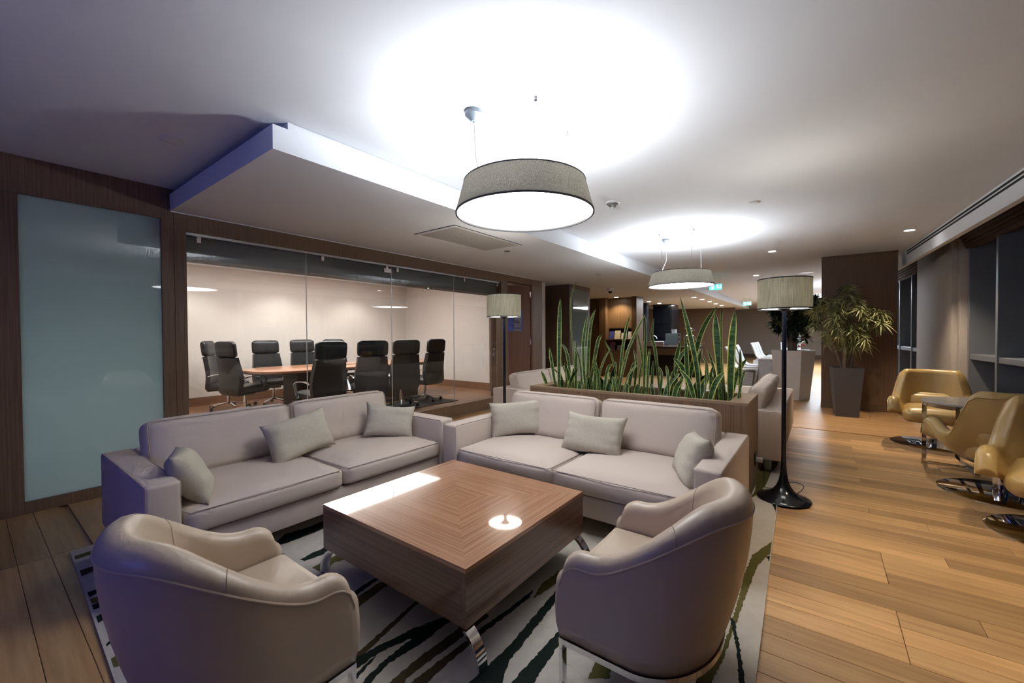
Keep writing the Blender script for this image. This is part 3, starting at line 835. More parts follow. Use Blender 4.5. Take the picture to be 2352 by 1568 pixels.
# ---- sofas
SL, SD = 2.14, 1.06
def sofa(loc, rz, label):
    s = empty('sofa', loc, rz, label, 'sofa', 'cream fabric sofas')
    hx, hy = SL / 2, SD / 2
    box('base', -hx + 0.15, hx - 0.15, -hy + 0.03, hy - 0.04, 0.135, 0.285, M_sofa, s, bev=0.015)
    for sx in (-1, 1):
        a, b = sorted((sx * hx, sx * (hx - 0.152)))
        ar = box('arm', a, b, -hy, hy, 0.135, 0.602, M_sofa, s, bev=0.018, seg=3)
        xs = sx * (hx - 0.152)
        for xx in (a + 0.006, b - 0.006):
            tube('piping', [(xx, -hy + 0.012, 0.15), (xx, -hy + 0.0045, 0.585), (xx, -hy + 0.016, 0.5995), (xx, hy - 0.02, 0.5995)], 0.0028, M_sofaseam, ar, 5)
    box('back_frame', -hx + 0.153, hx - 0.153, hy - 0.19, hy, 0.135, 0.60, M_sofa, s, bev=0.018, seg=3)
    w = (SL - 0.31) / 2
    for k in (-1, 1):
        cx = k * w / 2
        c = link('seat_cushion', cushion_mesh('seat_cushion', w - 0.006, SD - 0.22, 0.135, 0.026, 5, rnd=0.035), M_sofa, s, (cx, -0.11, 0.355), (0, 0, 0))
        hw, hd = w / 2 - 0.003, (SD - 0.22) / 2
        tube('piping', [(-hw + 0.012, hd - 0.03, 0.064), (-hw + 0.010, -hd + 0.03, 0.064), (-hw + 0.03, -hd + 0.004, 0.058), (0, -hd - 0.006, 0.062), (hw - 0.03, -hd + 0.004, 0.058), (hw - 0.010, -hd + 0.03, 0.064), (hw - 0.012, hd - 0.03, 0.064)], 0.003, M_sofaseam, c, 5)
        bc = link('back_cushion', cushion_mesh('back_cushion', w - 0.012, 0.40, 0.16, 0.020, 6, rnd=0.05), M_sofa, s, (cx + 0.004 * k, 0.265 + (0.02 if k > 0 else 0), 0.605), (math.radians(75 if k < 0 else 77), 0, 0))
        hw, hh = w / 2 - 0.006, 0.20
        _arc = [(hw - 0.05 + 0.036 * math.cos(PI / 2 * i / 6), hh - 0.05 + 0.036 * math.sin(PI / 2 * i / 6)) for i in range(7)]
        tube('piping', [(-hw + 0.02, -hh + 0.03, 0.075)] + [(-x_, y_, 0.076) for x_, y_ in _arc] + [(x_, y_, 0.076) for x_, y_ in _arc[::-1]] + [(hw - 0.02, -hh + 0.03, 0.075)], 0.003, M_sofaseam, bc, 5)
    for sx in (-1, 1):
        for sy in (-1, 1):
            box('foot', sx * (hx - 0.12) - 0.03, sx * (hx - 0.12) + 0.03, sy * (hy - 0.12) - 0.03, sy * (hy - 0.12) + 0.03, 0.014, 0.136, M_steel, s, bev=0.004, seg=1)
    return s
sofa((1.60, 3.20, 0), 0, 'cream fabric sofa along the glass wall behind the left armchair')
sofa((2.965, 1.49, 0), -PI / 2, 'cream fabric sofa standing in front of the wooden plant box')
sofa((5.60, 3.21, 0), 0, 'cream fabric sofa by the door, partly hidden by the plant box and left floor lamp')
sofa((5.68, 0.82, 0), PI, 'cream fabric sofa with its back to the aisle, behind the right floor lamp')

# ---- pillows
def pillow_mesh(w, h, t, seed):
    rnd = random.Random(seed)
    nu, nv = 26, 18
    ph = [rnd.uniform(0, 6.28) for _ in range(8)]
    v, f = [], []
    def pt(i, j, side):
        u = -1 + 2 * i / nu; q = -1 + 2 * j / nv
        # pinched sides between pulled-out corners
        x = u * w / 2 * (1 - 0.085 * (1 - q * q) * abs(u) ** 3)
        z = q * h / 2 * (1 - 0.13 * (1 - u * u) * abs(q) ** 3)
        e = max(0.0, (1 - u ** 4)) ** 0.55 * max(0.0, (1 - q ** 4)) ** 0.55
        y = side * t / 2 * e
        wr = 0.006 * (abs(u) ** 3) * math.sin(q * 14 + ph[0]) + 0.005 * (abs(q) ** 4) * math.sin(u * 16 + ph[1]) + 0.004 * math.sin(3 * u + 4 * q + ph[2])
        y += side * wr * min(1, e * 2)
        z += 0.006 * math.sin(2.2 * u + ph[3]) * abs(q)
        return (x, y, z)
    idx = {}
    for side in (1, -1):
        for i in range(nu + 1):
            for j in range(nv + 1):
                edge = i in (0, nu) or j in (0, nv)
                if edge and side == -1:
                    idx[(i, j, -1)] = idx[(i, j, 1)]
                    continue
                idx[(i, j, side)] = len(v)
                v.append(pt(i, j, side))
    for side in (1, -1):
        for i in range(nu):
            for j in range(nv):
                q = [idx[(i, j, side)], idx[(i + 1, j, side)], idx[(i + 1, j + 1, side)], idx[(i, j + 1, side)]]
                f.append(q if side == -1 else q[::-1])
    return mesh('pillow', v, f, True)
def pillow(loc, yaw, tilt, roll, label, seed, w=0.50, h=0.33, t=0.15):
    o = link('pillow', pillow_mesh(w, h, t, seed), M_pillow, None, loc)
    R = Matrix.Rotation(yaw, 3, 'Z') @ Matrix.Rotation(tilt, 3, 'X') @ Matrix.Rotation(roll, 3, 'Y')
    o.rotation_euler = R.to_euler()
    return setp(o, label, 'pillow', 'grey-beige scatter pillows')
rad = math.radians
pillow((0.80, 2.97, 0.545), rad(76), rad(-30), rad(6), 'grey-beige pillow slumped against the left arm of the left sofa', 1)
pillow((1.55, 3.20, 0.585), rad(6), rad(-20), rad(-7), 'grey-beige pillow leaning where the left sofa\'s two cushions meet', 2, w=0.52)
pillow((2.33, 3.14, 0.575), rad(-32), rad(-24), rad(8), 'grey-beige pillow in the right corner of the left sofa', 3, w=0.44, h=0.31)
pillow((3.04, 2.22, 0.585), rad(-50), rad(-14), rad(-3), 'grey-beige pillow in the left corner of the sofa before the plant box', 4)
pillow((2.97, 1.43, 0.565), rad(-84), rad(-24), rad(3), 'grey-beige pillow in the middle of the sofa before the plant box', 5, w=0.50)
pillow((2.82, 0.665, 0.55), rad(-158), rad(-24), rad(-6), 'grey-beige pillow tipped against the right arm of the sofa before the plant box', 6, w=0.44)
pillow((4.98, 1.02, 0.52), rad(200), rad(-35), rad(4), 'grey-beige pillow on the aisle sofa, seen over the plant box', 7, w=0.44)

# ---- coffee table
TX0, TX1, TY0, TY1, TZ = 1.187, 2.198, 1.126, 2.20, 0.42
ct = empty('coffee_table', ((TX0 + TX1) / 2, (TY0 + TY1) / 2, 0.012), label='low square coffee table of glossy veneer on curved chrome legs', cat='coffee table')
ax, ay, zt, zb = (TX1 - TX0) / 2, (TY1 - TY0) / 2, TZ - 0.012, 0.165
for k in range(4):
    # four mitred veneer quarters
    poly = {0: [(-ax, -ay), (ax, -ay), (0, 0)], 1: [(ax, -ay), (ax, ay), (0, 0)], 2: [(ax, ay), (-ax, ay), (0, 0)], 3: [(-ax, ay), (-ax, -ay), (0, 0)]}[k]
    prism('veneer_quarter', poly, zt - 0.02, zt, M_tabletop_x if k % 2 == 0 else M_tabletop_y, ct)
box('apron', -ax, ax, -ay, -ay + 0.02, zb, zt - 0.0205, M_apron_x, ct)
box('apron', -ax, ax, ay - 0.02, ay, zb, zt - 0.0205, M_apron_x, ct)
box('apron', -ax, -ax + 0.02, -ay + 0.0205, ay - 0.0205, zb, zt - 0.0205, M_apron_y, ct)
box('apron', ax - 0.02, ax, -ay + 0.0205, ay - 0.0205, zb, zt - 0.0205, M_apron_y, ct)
box('underside', -ax + 0.02, ax - 0.02, -ay + 0.02, ay - 0.02, zb + 0.01, zb + 0.03, M_blackmat, ct)
for sx in (-1, 1):
    for sy in (-1, 1):
        pts = []
        for i in range(9):
            a = PI / 2 * i / 8
            rr = 0.15
            d = rr * math.sin(a)
            z = 0.163 * math.cos(a) + 0.002
            off = -0.075 + d
            pts.append((sx * (ax - 0.035), sy * (ay - 0.02 + off), z))
        tube('leg', pts, 0.0, M_chrome, ct, rect=(0.052, 0.014))

# ---- shells for the armchairs
def u_plan(W, xf, xb0, rb, n):
    """open U in plan from the right arm's front round the back to the left arm's front: points, outward normals, arc fraction -1..1"""
    P = []
    hw = W / 2
    na = int(n * 0.28)
    for i in range(na): P.append((xf + (xb0 - xf) * i / na, -hw))
    nb = n - 2 * na
    for i in range(nb + 1):
        a = -PI / 2 - PI * i / nb
        P.append((xb0 + rb * math.cos(a), hw * math.sin(a)))
    for i in range(1, na + 1): P.append((xb0 + (xf - xb0) * i / na, hw))
    P = np.array(P)
    T = np.gradient(P, axis=0)
    T /= np.linalg.norm(T, axis=1)[:, None]
    Nn = np.stack([-T[:, 1], T[:, 0]], 1)
    c = np.array([xb0, 0.0])
    if np.sum(Nn[len(P) // 2] * (P[len(P) // 2] - c)) < 0: Nn = -Nn
    d = np.concatenate([[0], np.cumsum(np.linalg.norm(np.diff(P, axis=0), axis=1))])
    return P, Nn, d

def shell_mesh(name, W, xf, xb0, rb, zrim, t, zb, inset, zin, n=56, cen=(0.0, 0.0), flare=0.0, front_r=0.10, inner_in=0.0, rake=0.0, inner_rake=0.0, front_rake=0.0, low_round=0.0):
    P, Nn, d = u_plan(W, xf, xb0, rb, n)
    Lt = d[-1]
    v, f = [], []
    secs = []
    for i in range(len(P)):
        e = min(d[i], Lt - d[i])
        zr = zrim(2 * d[i] / Lt - 1)
        # rounded front corners
        if e < front_r:
            q = 1 - e / front_r
            zr = zr - (1 - math.sqrt(max(0.0, 1 - q * q))) * front_r
        cut = 0.0
        if e < front_r:
            cut = (1 - math.sqrt(max(0.0, 1 - (1 - e / front_r) ** 2))) * front_r * low_round
        p, nn = P[i], Nn[i]
        rr = (t(2 * d[i] / Lt - 1) if callable(t) else t) / 2
        sec = []
        zb_ = (zb(2 * d[i] / Lt - 1) if callable(zb) else zb) + cut
        # outside wall
        for k in range(7):
            s = k / 6
            z = zb_ + (zr - rr - zb_) * s
            sh = inset(s)
            bulge = 0.010 * math.sin(PI * s)
            q = np.array(cen) + (p + nn * (rr + bulge + flare * s) - np.array(cen)) * sh
            bk = max(0.0, min(1.0, (xb0 - p[0]) / rb))      # 0 on the arms, 1 at the back
            q[0] += rake * bk * (1 - s) ** 1.3
            q[0] -= front_rake * max(0.0, p[0] / xf) * (1 - s)
            sec.append((q[0], q[1], z))
        top = np.array(cen) + (p + nn * flare - np.array(cen))
        for k in range(1, 8):
            a = PI * k / 8
            q = top + nn * (rr * math.cos(a))
            sec.append((q[0], q[1], zr - rr + rr * math.sin(a)))
        for k in range(5):
            s = 1 - k / 4
            zi = min(zin, zr - rr - 0.005)
            z = zi + (zr - rr - zi) * s
            q = np.array(cen) + (p + nn * (-rr + flare * s) - np.array(cen)) * (1 - inner_in * (1 - s))
            q[0] += inner_rake * bk * (1 - s)
            q[0] -= front_rake * 0.6 * max(0.0, p[0] / xf) * (1 - s)
            sec.append((q[0], q[1], z))
        secs.append(sec)
    m = len(secs[0])
    for s in secs: v += s
    for i in range(len(secs) - 1):
        for k in range(m - 1):
            f.append((i * m + k, (i + 1) * m + k, (i + 1) * m + k + 1, i * m + k + 1))
        f.append((i * m + m - 1, (i + 1) * m + m - 1, (i + 1) * m, i * m))
    # padded front ends: pull the cap's middle forward a little
    for base, sgn in ((0, 1), ((len(secs) - 1) * m, -1)):
        ring = [base + k for k in range(m)]
        c = np.mean([v[i] for i in ring], axis=0)
        mid = []
        for i in ring:
            q = np.array(v[i]) * 0.75 + c * 0.25
            q[0] += 0.02
            mid.append(len(v)); v.append(tuple(q))
        for k in range(m):
            l = (k + 1) % m
            q = (ring[k], ring[l], mid[l], mid[k])
            f.append(q if sgn > 0 else q[::-1])
        f.append(mid if sgn > 0 else mid[::-1])
    me = mesh(name, v, f, True)
    bm = bmesh.new(); bm.from_mesh(me)
    bmesh.ops.recalc_face_normals(bm, faces=list(bm.faces))
    bm.to_mesh(me); bm.free()
    me.shade_smooth()
    return me, secs

def smoothstep(a, b, x):
    x = max(0.0, min(1.0, (x - a) / (b - a)))
    return x * x * (3 - 2 * x)

def tub_chair(loc, rz, label):
    c = empty('armchair', loc, rz, label, 'armchair', 'beige leather tub armchairs')
    zr = lambda s: 0.55 + 0.235 * (1 - smoothstep(0.2, 0.85, abs(s)))
    th = lambda s: 0.086 + 0.022 * (1 - smoothstep(0.10, 0.62, abs(s)))
    me, secs = shell_mesh('tub_shell', 0.57, 0.30, 0.04, 0.275, zr, th, 0.225, lambda s: 1.0, 0.36, front_r=0.085, rake=0.10, inner_rake=0.07)
    sh = link('tub_shell', me, M_leather, c)
    # welt under the rolled rim and the two stitched seams of the back
    tube('welt', [Vector(s[6]) + Vector((0, 0, -0.004)) for s in secs], 0.0045, M_leather, sh, 6)
    for fr in (0.33, 0.67):
        s = secs[int(fr * (len(secs) - 1))]
        tube('seam', [Vector(q) for q in s[6:]], 0.0016, M_seam, sh, 4)
    inn = [s[-1] for s in secs]
    seat = [(q[0] * 0.985 + 0.012, q[1] * 0.975) for q in inn]
    prism('seat_cushion', [(0.318, seat[0][1])] + seat + [(0.318, seat[-1][1])], 0.24, 0.425, M_leather, c, 0.018)
    bot = [s[0] for s in secs]
    prism('seat_pan', [(q[0] * 0.985 + 0.003, q[1] * 0.985) for q in bot], 0.228, 0.26, M_leather, c)
    # sled frame of flat chrome bar
    fr_pts = [Vector((q[0], q[1], 0.214)) for q in bot]
    tube('frame_rim', fr_pts, 0, M_chrome, c, rect=(0.014, 0.022))
    xa, yb = bot[0][0] - 0.004, abs(bot[0][1]) - 0.016
    xr, yr = -0.09, 0.235
    for sy in (-1, 1):
        tube('front_leg', [(xa, sy * yb, 0.014), (xa, sy * yb, 0.218)], 0, M_chrome, c, rect=(0.032, 0.014))
        tube('rear_leg', [(xr, sy * yr, 0.014), (xr, sy * yr, 0.218)], 0, M_chrome, c, rect=(0.032, 0.014))
        tube('runner', [(xa, sy * yb, 0.022), (xr, sy * yr, 0.022)], 0, M_chrome, c, rect=(0.024, 0.016))
    tube('cross_bar', [(xr, -yr, 0.022), (xr, yr, 0.022)], 0, M_chrome, c, rect=(0.024, 0.016))
    return c
tub_chair((0.50, 1.61, 0.0), rad(0), 'beige leather tub armchair at the left, seen from behind')
tub_chair((1.65, 0.475, 0.0), rad(90), 'beige leather tub armchair at the right, beside the black floor lamp')

# ---- tan swivel chairs
def tan_chair(loc, rz, label):
    c = empty('swivel_chair', loc, rz, label, 'swivel chair', 'tan leather swivel chairs')
    def zr(s):
        a = abs(s)
        return 0.885 - 0.36 * smoothstep(0.27, 0.45, a) + 0.06 * smoothstep(0.52, 0.85, a)
    zlow = 0.27
    me, secs = shell_mesh('bucket_shell', 0.62, 0.34, -0.04, 0.29, zr, 0.10, zlow, lambda s: 0.55 + 0.45 * math.sin(s * PI / 2) ** 0.8, 0.36, cen=(0.0, 0), flare=0.035, front_rake=0.16, front_r=0.13, low_round=0.75, inner_in=0.10)
    sh = link('bucket_shell', me, M_tan, c)
    tube('welt', [Vector(s[6]) for s in secs], 0.004, M_tan, sh, 6)
    bot = [s[0] for s in secs]
    prism('underside', [(q[0], q[1]) for q in bot], 0.255, 0.36, M_tan, c, 0.02)
    link('seat_cushion', cushion_mesh('seat_cushion', 0.60, 0.52, 0.15, 0.03, 4, rnd=0.06), M_tan, c, (0.07, 0, 0.375))
    link('lumbar_roll', cushion_mesh('lumbar_roll', 0.12, 0.44, 0.16, 0.02, 3, rnd=0.055), M_tan, c, (-0.258, 0, 0.50), (0, rad(-15), 0))
    lathe('column', [(0.045, 0.02), (0.045, 0.24)], M_chrome, c, 24, (0.0, 0, 0), (False, True))
    lathe('base_disc', [(0.0, 0.020), (0.36, 0.014), (0.375, 0.008), (0.375, 0.0)], M_chrome, c, 56, (0, 0, 0.001))
    return c
tan_chair((7.0, -1.08, 0), rad(174), 'tan leather swivel chair farthest from the camera, facing it past the round table')
tan_chair((5.15, -1.20, 0), rad(8), 'tan leather swivel chair in profile, between table and nearest tan chair')
tan_chair((4.28, -1.30, 0), rad(165), 'tan leather swivel chair cut by the right edge of the picture')

st = empty('side_table', (5.98, -1.22, 0), rad(0), 'round side table with grey marble top on a chrome frame', 'side table')
lathe('table_top', [(0.0, 0.0), (0.375, 0.0), (0.38, 0.006), (0.38, 0.018), (0.375, 0.022), (0.0, 0.022)], M_marble, st, 48, (0, 0, 0.64))
lathe('rim_band', [(0.362, 0.0), (0.372, 0.0), (0.372, 0.034), (0.362, 0.034)], M_chrome, st, 48, (0, 0, 0.605))
_ang = [90, 172, 270, 8]
for a in _ang:
    x, y = 0.355 * math.cos(rad(a)), 0.355 * math.sin(rad(a))
    tube('leg', [(x, y, 0.0), (x, y, 0.61)], 0, M_chrome, st, rect=(0.035, 0.012))
for a, b in ((90, 270), (172, 8)):
    tube('foot_bar', [(0.355 * math.cos(rad(a)), 0.355 * math.sin(rad(a)), 0.012), (0.355 * math.cos(rad(b)), 0.355 * math.sin(rad(b)), 0.012)], 0, M_chrome, st, rect=(0.03, 0.012))

# ---- rug
def build_rug():
    q = [(0.27, 0.14), (7.70, 0.40), (7.80, 3.76), (0.39, 3.76)]
    o = prism('rug', q, 0.001, 0.012, M_rug)
    setp(o, 'cream rug with dark green and olive brush-stroke stripes', 'rug')
    rs = random.Random(3)
    def edge(p, k):
        a_, b_ = Vector(q[k]), Vector(q[(k + 1) % 4])
        d = b_ - a_
        return d.x * (p.y - a_.y) - d.y * (p.x - a_.x)
    for i, (k, poly) in enumerate(RUG):
        P = []
        n = len(poly)
        for j in range(n):
            a_, b_ = Vector(poly[j]), Vector(poly[(j + 1) % n])
            m = max(1, int((b_ - a_).length / 0.012))
            for t in range(m):
                p = a_.lerp(b_, t / m) + Vector((rs.uniform(-.0035, .0035), rs.uniform(-.0035, .0035)))
                # trim at the rug's edge
                p.x = max(p.x, 0.275 + 0.033 * (p.y - 0.14) + 0.006)
                p.y = max(p.y, 0.146 + 0.035 * (p.x - 0.27))
                P.append((p.x, p.y))
        v = [(x, y, 0.0124 + i * 0.00004) for x, y in P]
        me = mesh('stripe', v, [list(range(len(v)))])
        if me.polygons[0].normal.z < 0: me.flip_normals()
        link('stripe', me, {'d': M_rugd, 'o': M_rugo, 'b': M_rugb}[k], o)
    return o
M_rug = plain('rug_cream', (0.50, 0.455, 0.385), 0.95, spec=0.1, bump=0.6, bscale=260, var=0.10, vscale=18)
M_rugd = plain('rug_green', (0.012, 0.019, 0.014), 0.95, spec=0.1, bump=0.6, bscale=260, var=0.2, vscale=90)
M_rugo = plain('rug_olive', (0.105, 0.092, 0.028), 0.95, spec=0.1, bump=0.6, bscale=260, var=0.25, vscale=90)
M_rugb = plain('rug_brown', (0.065, 0.046, 0.022), 0.95, spec=0.1, bump=0.6, bscale=260, var=0.25, vscale=90)
build_rug()
# ================================================================== lamps
def floor_lamp(loc, rz, label, power):
    f = empty('floor_lamp', loc, rz, label, 'floor lamp', 'black floor lamps with linen shades')
    lathe('trumpet_base', [(0.0, 0.0), (0.186, 0.0), (0.190, 0.004), (0.186, 0.010), (0.150, 0.022), (0.110, 0.040), (0.075, 0.068), (0.050, 0.105), (0.034, 0.150), (0.024, 0.210), (0.019, 0.280), (0.017, 0.34)], M_black, f, 48, sharp=60)
    lathe('pole', [(0.0165, 0.33), (0.0165, 1.555)], M_black, f, 20, caps=(False, True))
    lathe('pole_collar', [(0.017, 1.515), (0.045, 1.535), (0.045, 1.540), (0.0, 1.540)], M_black, f, 24)
    sh = lathe('lamp_shade', [(0.187, 1.535), (0.187, 1.775), (0.184, 1.775), (0.184, 1.535), (0.187, 1.535)], M_shade, f, 64)
    for z in (1.535, 1.772):
        lathe('shade_rim', [(0.1885, z - 0.004), (0.1885, z + 0.004), (0.183, z + 0.004), (0.183, z - 0.004), (0.1885, z - 0.004)], M_blackmat, sh, 64)
    lathe('lamp_diffuser', [(0.05, 1.540), (0.1835, 1.540)], M_bulbdisc, f, 48)
    lathe('bulb', [(0.0, 1.60), (0.028, 1.605), (0.036, 1.635), (0.028, 1.665), (0.0, 1.675)], M_white, f, 16)
    lamp('bulb_light', 'POINT', (0, 0, 1.70), power, (1.0, 0.95, 0.86), 0.05, parent=f)
    return f
floor_lamp((3.975, 0.235, 0.013), 0, 'black floor lamp with linen drum shade at the right end of the plant box', 5)
floor_lamp((3.56, 2.77, 0.013), 0, 'black floor lamp with linen drum shade between the sofas, before the door', 5)

def pendant(cx, cy, zb, anchors, canopy, label):
    p = empty('pendant_lamp', (cx, cy, zb), 0, label, 'pendant lamp', 'round fabric pendant lamps')
    R0, R1, H = 0.445, 0.392, 0.195
    sh = lathe('lamp_shade', [(R0, 0.0), (R1, H), (R1 - 0.005, H), (R0 - 0.005, 0.0), (R0, 0.0)], M_pshade, p, 96)
    lathe('shade_rim', [(R0 + 0.001, -0.003), (R0 + 0.001, 0.006), (R0 - 0.008, 0.006), (R0 - 0.008, -0.003), (R0 + 0.001, -0.003)], M_blackmat, sh, 96)
    lathe('shade_rim', [(R1 + 0.002, H - 0.004), (R1 + 0.002, H + 0.003), (R1 - 0.006, H + 0.003), (R1 - 0.006, H - 0.004), (R1 + 0.002, H - 0.004)], M_blackmat, sh, 96)
    lathe('diffuser', [(0.0, 0.012), (R0 - 0.009, 0.012)], M_diff, p, 96)
    top = CZ - zb
    for a, b in anchors:
        d = math.hypot(a, b)
        e = (a / d * 0.33, b / d * 0.33, H - 0.01)
        w = tube('suspension_wire', [e, (a, b, top)], 0.0018, M_wire, p, 5)
        lathe('wire_anchor', [(0.010, -0.022), (0.010, 0.0), (0.0, 0.0)], M_wire, w, 10, (a, b, top))
    a, b = canopy
    d = math.hypot(a, b)
    k = lathe('ceiling_canopy', [(0.0, -0.062), (0.018, -0.062), (0.028, -0.052), (0.056, -0.026), (0.058, 0.0)], M_canopy, p, 28, (a, b, top))
    tube('power_cord', [(a, b, top - 0.06), (a * 0.97, b * 0.97, top * 0.55), (a / d * 0.30, b / d * 0.30, H - 0.02)], 0.0035, M_wire, k.parent, 6)
    cross = [[(-0.385, 0, 0.07), (0.385, 0, 0.07)], [(0, -0.385, 0.07), (0, 0.385, 0.07)]]
    tubes('cross_bars', cross, 0.006, M_white, p, 6)
    for i in range(4):
        an = PI / 4 + i * PI / 2
        lathe('bulb', [(0.0, 0.0), (0.022, 0.004), (0.032, 0.03), (0.022, 0.055), (0.0, 0.06)], M_white, p, 14, (0.2 * math.cos(an), 0.2 * math.sin(an), 0.085))
    lamp('bulb_light', 'POINT', (0, 0, 0.14), PEND_W, COOL, 0.08, parent=p)
    return p
PEND_W = 54.0
pendant(2.21, 1.545, 2.13, [(-0.19, -0.215), (0.28, -0.155), (0.27, 0.215)], (-0.29, 0.175), 'large fabric drum pendant lamp hanging above the coffee table')
pendant(6.16, 1.60, 2.03, [(-0.37, 0.19), (-0.37, -0.26), (0.23, -0.21)], (0.01, 0.21), 'fabric drum pendant lamp hanging over the farther seating group')

def downlight(x, y, z, label, power=0.0, col=WARM, r=0.055, spot=80, aim=None, group='recessed ceiling downlights'):
    d = empty('downlight', (x, y, z), 0, label, 'downlight', group)
    lathe('trim_ring', [(r + 0.012, 0.0), (r + 0.012, -0.006), (r, -0.006), (r, 0.0)], M_white, d, 24)
    lathe('lens', [(0.0, -0.003), (r, -0.003)], M_down, d, 24)
    if power > 0:
        lamp('downlight_beam', 'SPOT', (0, 0, -0.02), power, col, 0.04, spot=spot, blend=0.6, parent=d)
    return d
# near the windows
downlight(7.67, -0.95, CZ, 'bright recessed downlight near the window slot, above the farthest tan chair', 110, WARM, spot=95)
downlight(8.19, 0.66, CZ, 'recessed downlight right of the far pendant, above the aisle', 25, WARM)
downlight(11.31, 1.23, CZ, 'recessed downlight just left of the right floor lamp\'s shade top', 25)
lamp('aisle_downlight', 'SPOT', (3.1, -0.95, CZ - 0.02), 75, WARM, 0.04, aim=(3.1, -0.95, 0), spot=72, blend=0.6)   # ceiling spot above the frame
# soffit row and kitchen
downlight(12.42, 5.17, SZ, 'recessed downlight washing the veneer above the magazine shelves', 40, (1.0, 0.78, 0.48), 0.07, 130)
for (x, y), t in zip(((14.87, 4.96), (15.97, 4.93), (18.23, 4.88)), ('nearest', 'middle', 'farthest')):
    downlight(x, y, SZ, t + ' recessed downlight before the black kitchen block', 14, COOL, 0.07)
for (x, y), t in zip(((14.09, 3.25), (15.16, 3.24), (16.36, 3.24), (17.70, 3.29), (18.94, 3.30)), ('first', 'second', 'third', 'fourth', 'fifth')):
    downlight(x, y, SZ, t + ' recessed downlight of the row above the buffet, counted from the camera', 12, COOL, 0.07)
# unseen area lamps added to brighten the dining area; no fittings there
for _x, _p in ((14.5, 130), (19.5, 170)):
    lamp('dining_fill', 'AREA', (_x, -0.35, CZ - 0.02), _p, (0.78, 0.88, 1.0), (2.2, 1.2), aim=(_x, -0.35, 0))
for _x, _y in ((14.5, -0.9), (19.5, 0.2)):
    lamp('dining_up_fill', 'AREA', (_x, _y, 1.95), 30, (0.74, 0.86, 1.0), (1.2, 0.8), aim=(_x, _y, 4))  # added upward fill that cools the far ceiling; no such lamp stands here
lamp('buffet_light', 'AREA', (15.5, 4.0, SZ - 0.02), 75, (0.86, 0.92, 1.0), (4.0, 1.2), aim=(15.5, 4.0, 0))
# meeting room
for (x, y), t in zip(((2.55, 9.0), (4.25, 9.0), (6.05, 9.0)), ('left', 'middle', 'right')):
    downlight(x, y, 2.74, t + ' recessed downlight along the beige wall inside the meeting room', 26, (1.0, 0.92, 0.84), 0.06, 120)
lamp('meeting_light', 'AREA', (4.4, 7.6, 2.72), 115, (1.0, 0.94, 0.89), (4.0, 1.6), aim=(4.4, 7.7, 0))

# ceiling fittings
v = empty('air_vent', (3.79, 3.45, SZ), 0, 'rectangular perforated air return grille in the soffit', 'air vent')
bm = bmesh.new()
for b in ((-0.61, 0.61, -0.32, -0.285), (-0.61, 0.61, 0.285, 0.32), (-0.61, -0.575, -0.285, 0.285), (0.575, 0.61, -0.285, 0.285)):
    box_bm(bm, b[0], b[1], b[2], b[3], -0.008, 0.0)
link('vent_frame', bm_mesh('vent_frame', bm), M_white, v)
bm = bmesh.new()
for i in range(58):
    x = -0.57 + i * 0.02
    box_bm(bm, x - 0.006, x + 0.006, -0.285, 0.285, -0.005, 0.0)
for j in range(12):
    y = -0.26 + j * 0.0475
    box_bm(bm, -0.575, 0.575, y - 0.004, y + 0.004, -0.0055, 0.0)
gr = link('vent_grid', bm_mesh('vent_grid', bm), M_vent, v)
gr['kind'] = 'stuff'
box('vent_backing', -0.575, 0.575, -0.285, 0.285, -0.002, -0.0005, M_bulk, v)
tubes('shadow_gap', [[(-0.625, -0.325, -0.001), (-0.625, 0.325, -0.001)], [(-0.625, -0.325, -0.001), (0.62, -0.325, -0.001)]], 0.004, M_slot, v, 4)
o = empty('smoke_detector', (4.11, 1.75, CZ), 0, 'white smoke detector on the ceiling right of the big pendant', 'smoke detector')
lathe('detector_plate', [(0.075, 0.0), (0.075, -0.010), (0.060, -0.018)], M_white, o, 28)
for k in range(4):
    r = 0.052 - 0.009 * k
    lathe('detector_rib', [(r, -0.018 - 0.011 * k), (r, -0.024 - 0.011 * k), (r - 0.012, -0.024 - 0.011 * k)], M_steel, o, 24)
lathe('detector_tip', [(0.020, -0.05), (0.016, -0.066), (0.0, -0.068)], M_white, o, 16)
def disc(name, x, y, z, r, label, cat, mat=M_white):
    d = lathe(name, [(r, 0.0), (r, -0.004), (r - 0.006, -0.007), (0.0, -0.007)], mat, None, 32, (x, y, z))
    return setp(d, label, cat)
disc('ceiling_cover', 0.91, 3.65, CZ, 0.07, 'flush round cover plate on the dark ceiling left of the soffit', 'cover plate')
disc('ceiling_cover', 5.03, 0.57, CZ, 0.06, 'flush round cover plate on the bright ceiling right of the big pendant', 'cover plate')
disc('ceiling_cover', 4.60, 3.52, SZ, 0.045, 'small flush cover plate beside the air grille', 'cover plate', M_steel)
disc('ceiling_cover', 7.55, 3.51, SZ, 0.05, 'small flush cover plate in the soffit, above the plant box', 'cover plate', M_steel)
disc('ceiling_cover', 11.4, 0.79, CZ, 0.07, 'small grey cover plate above the right floor lamp shade', 'cover plate', M_steel)
disc('ceiling_speaker', 11.56, 0.27, CZ, 0.14, 'round grey ceiling speaker beside the veneered cross wall', 'speaker', M_steel)
o = empty('security_camera', (9.95, 4.30, SZ), 0, 'small dome security camera under the soffit', 'security camera')
lathe('camera_housing', [(0.085, 0.0), (0.085, -0.05), (0.07, -0.07), (0.05, -0.075)], M_white, o, 28)
lathe('camera_dome', [(0.055, -0.072), (0.050, -0.10), (0.032, -0.125), (0.0, -0.135)], M_black, o, 24)
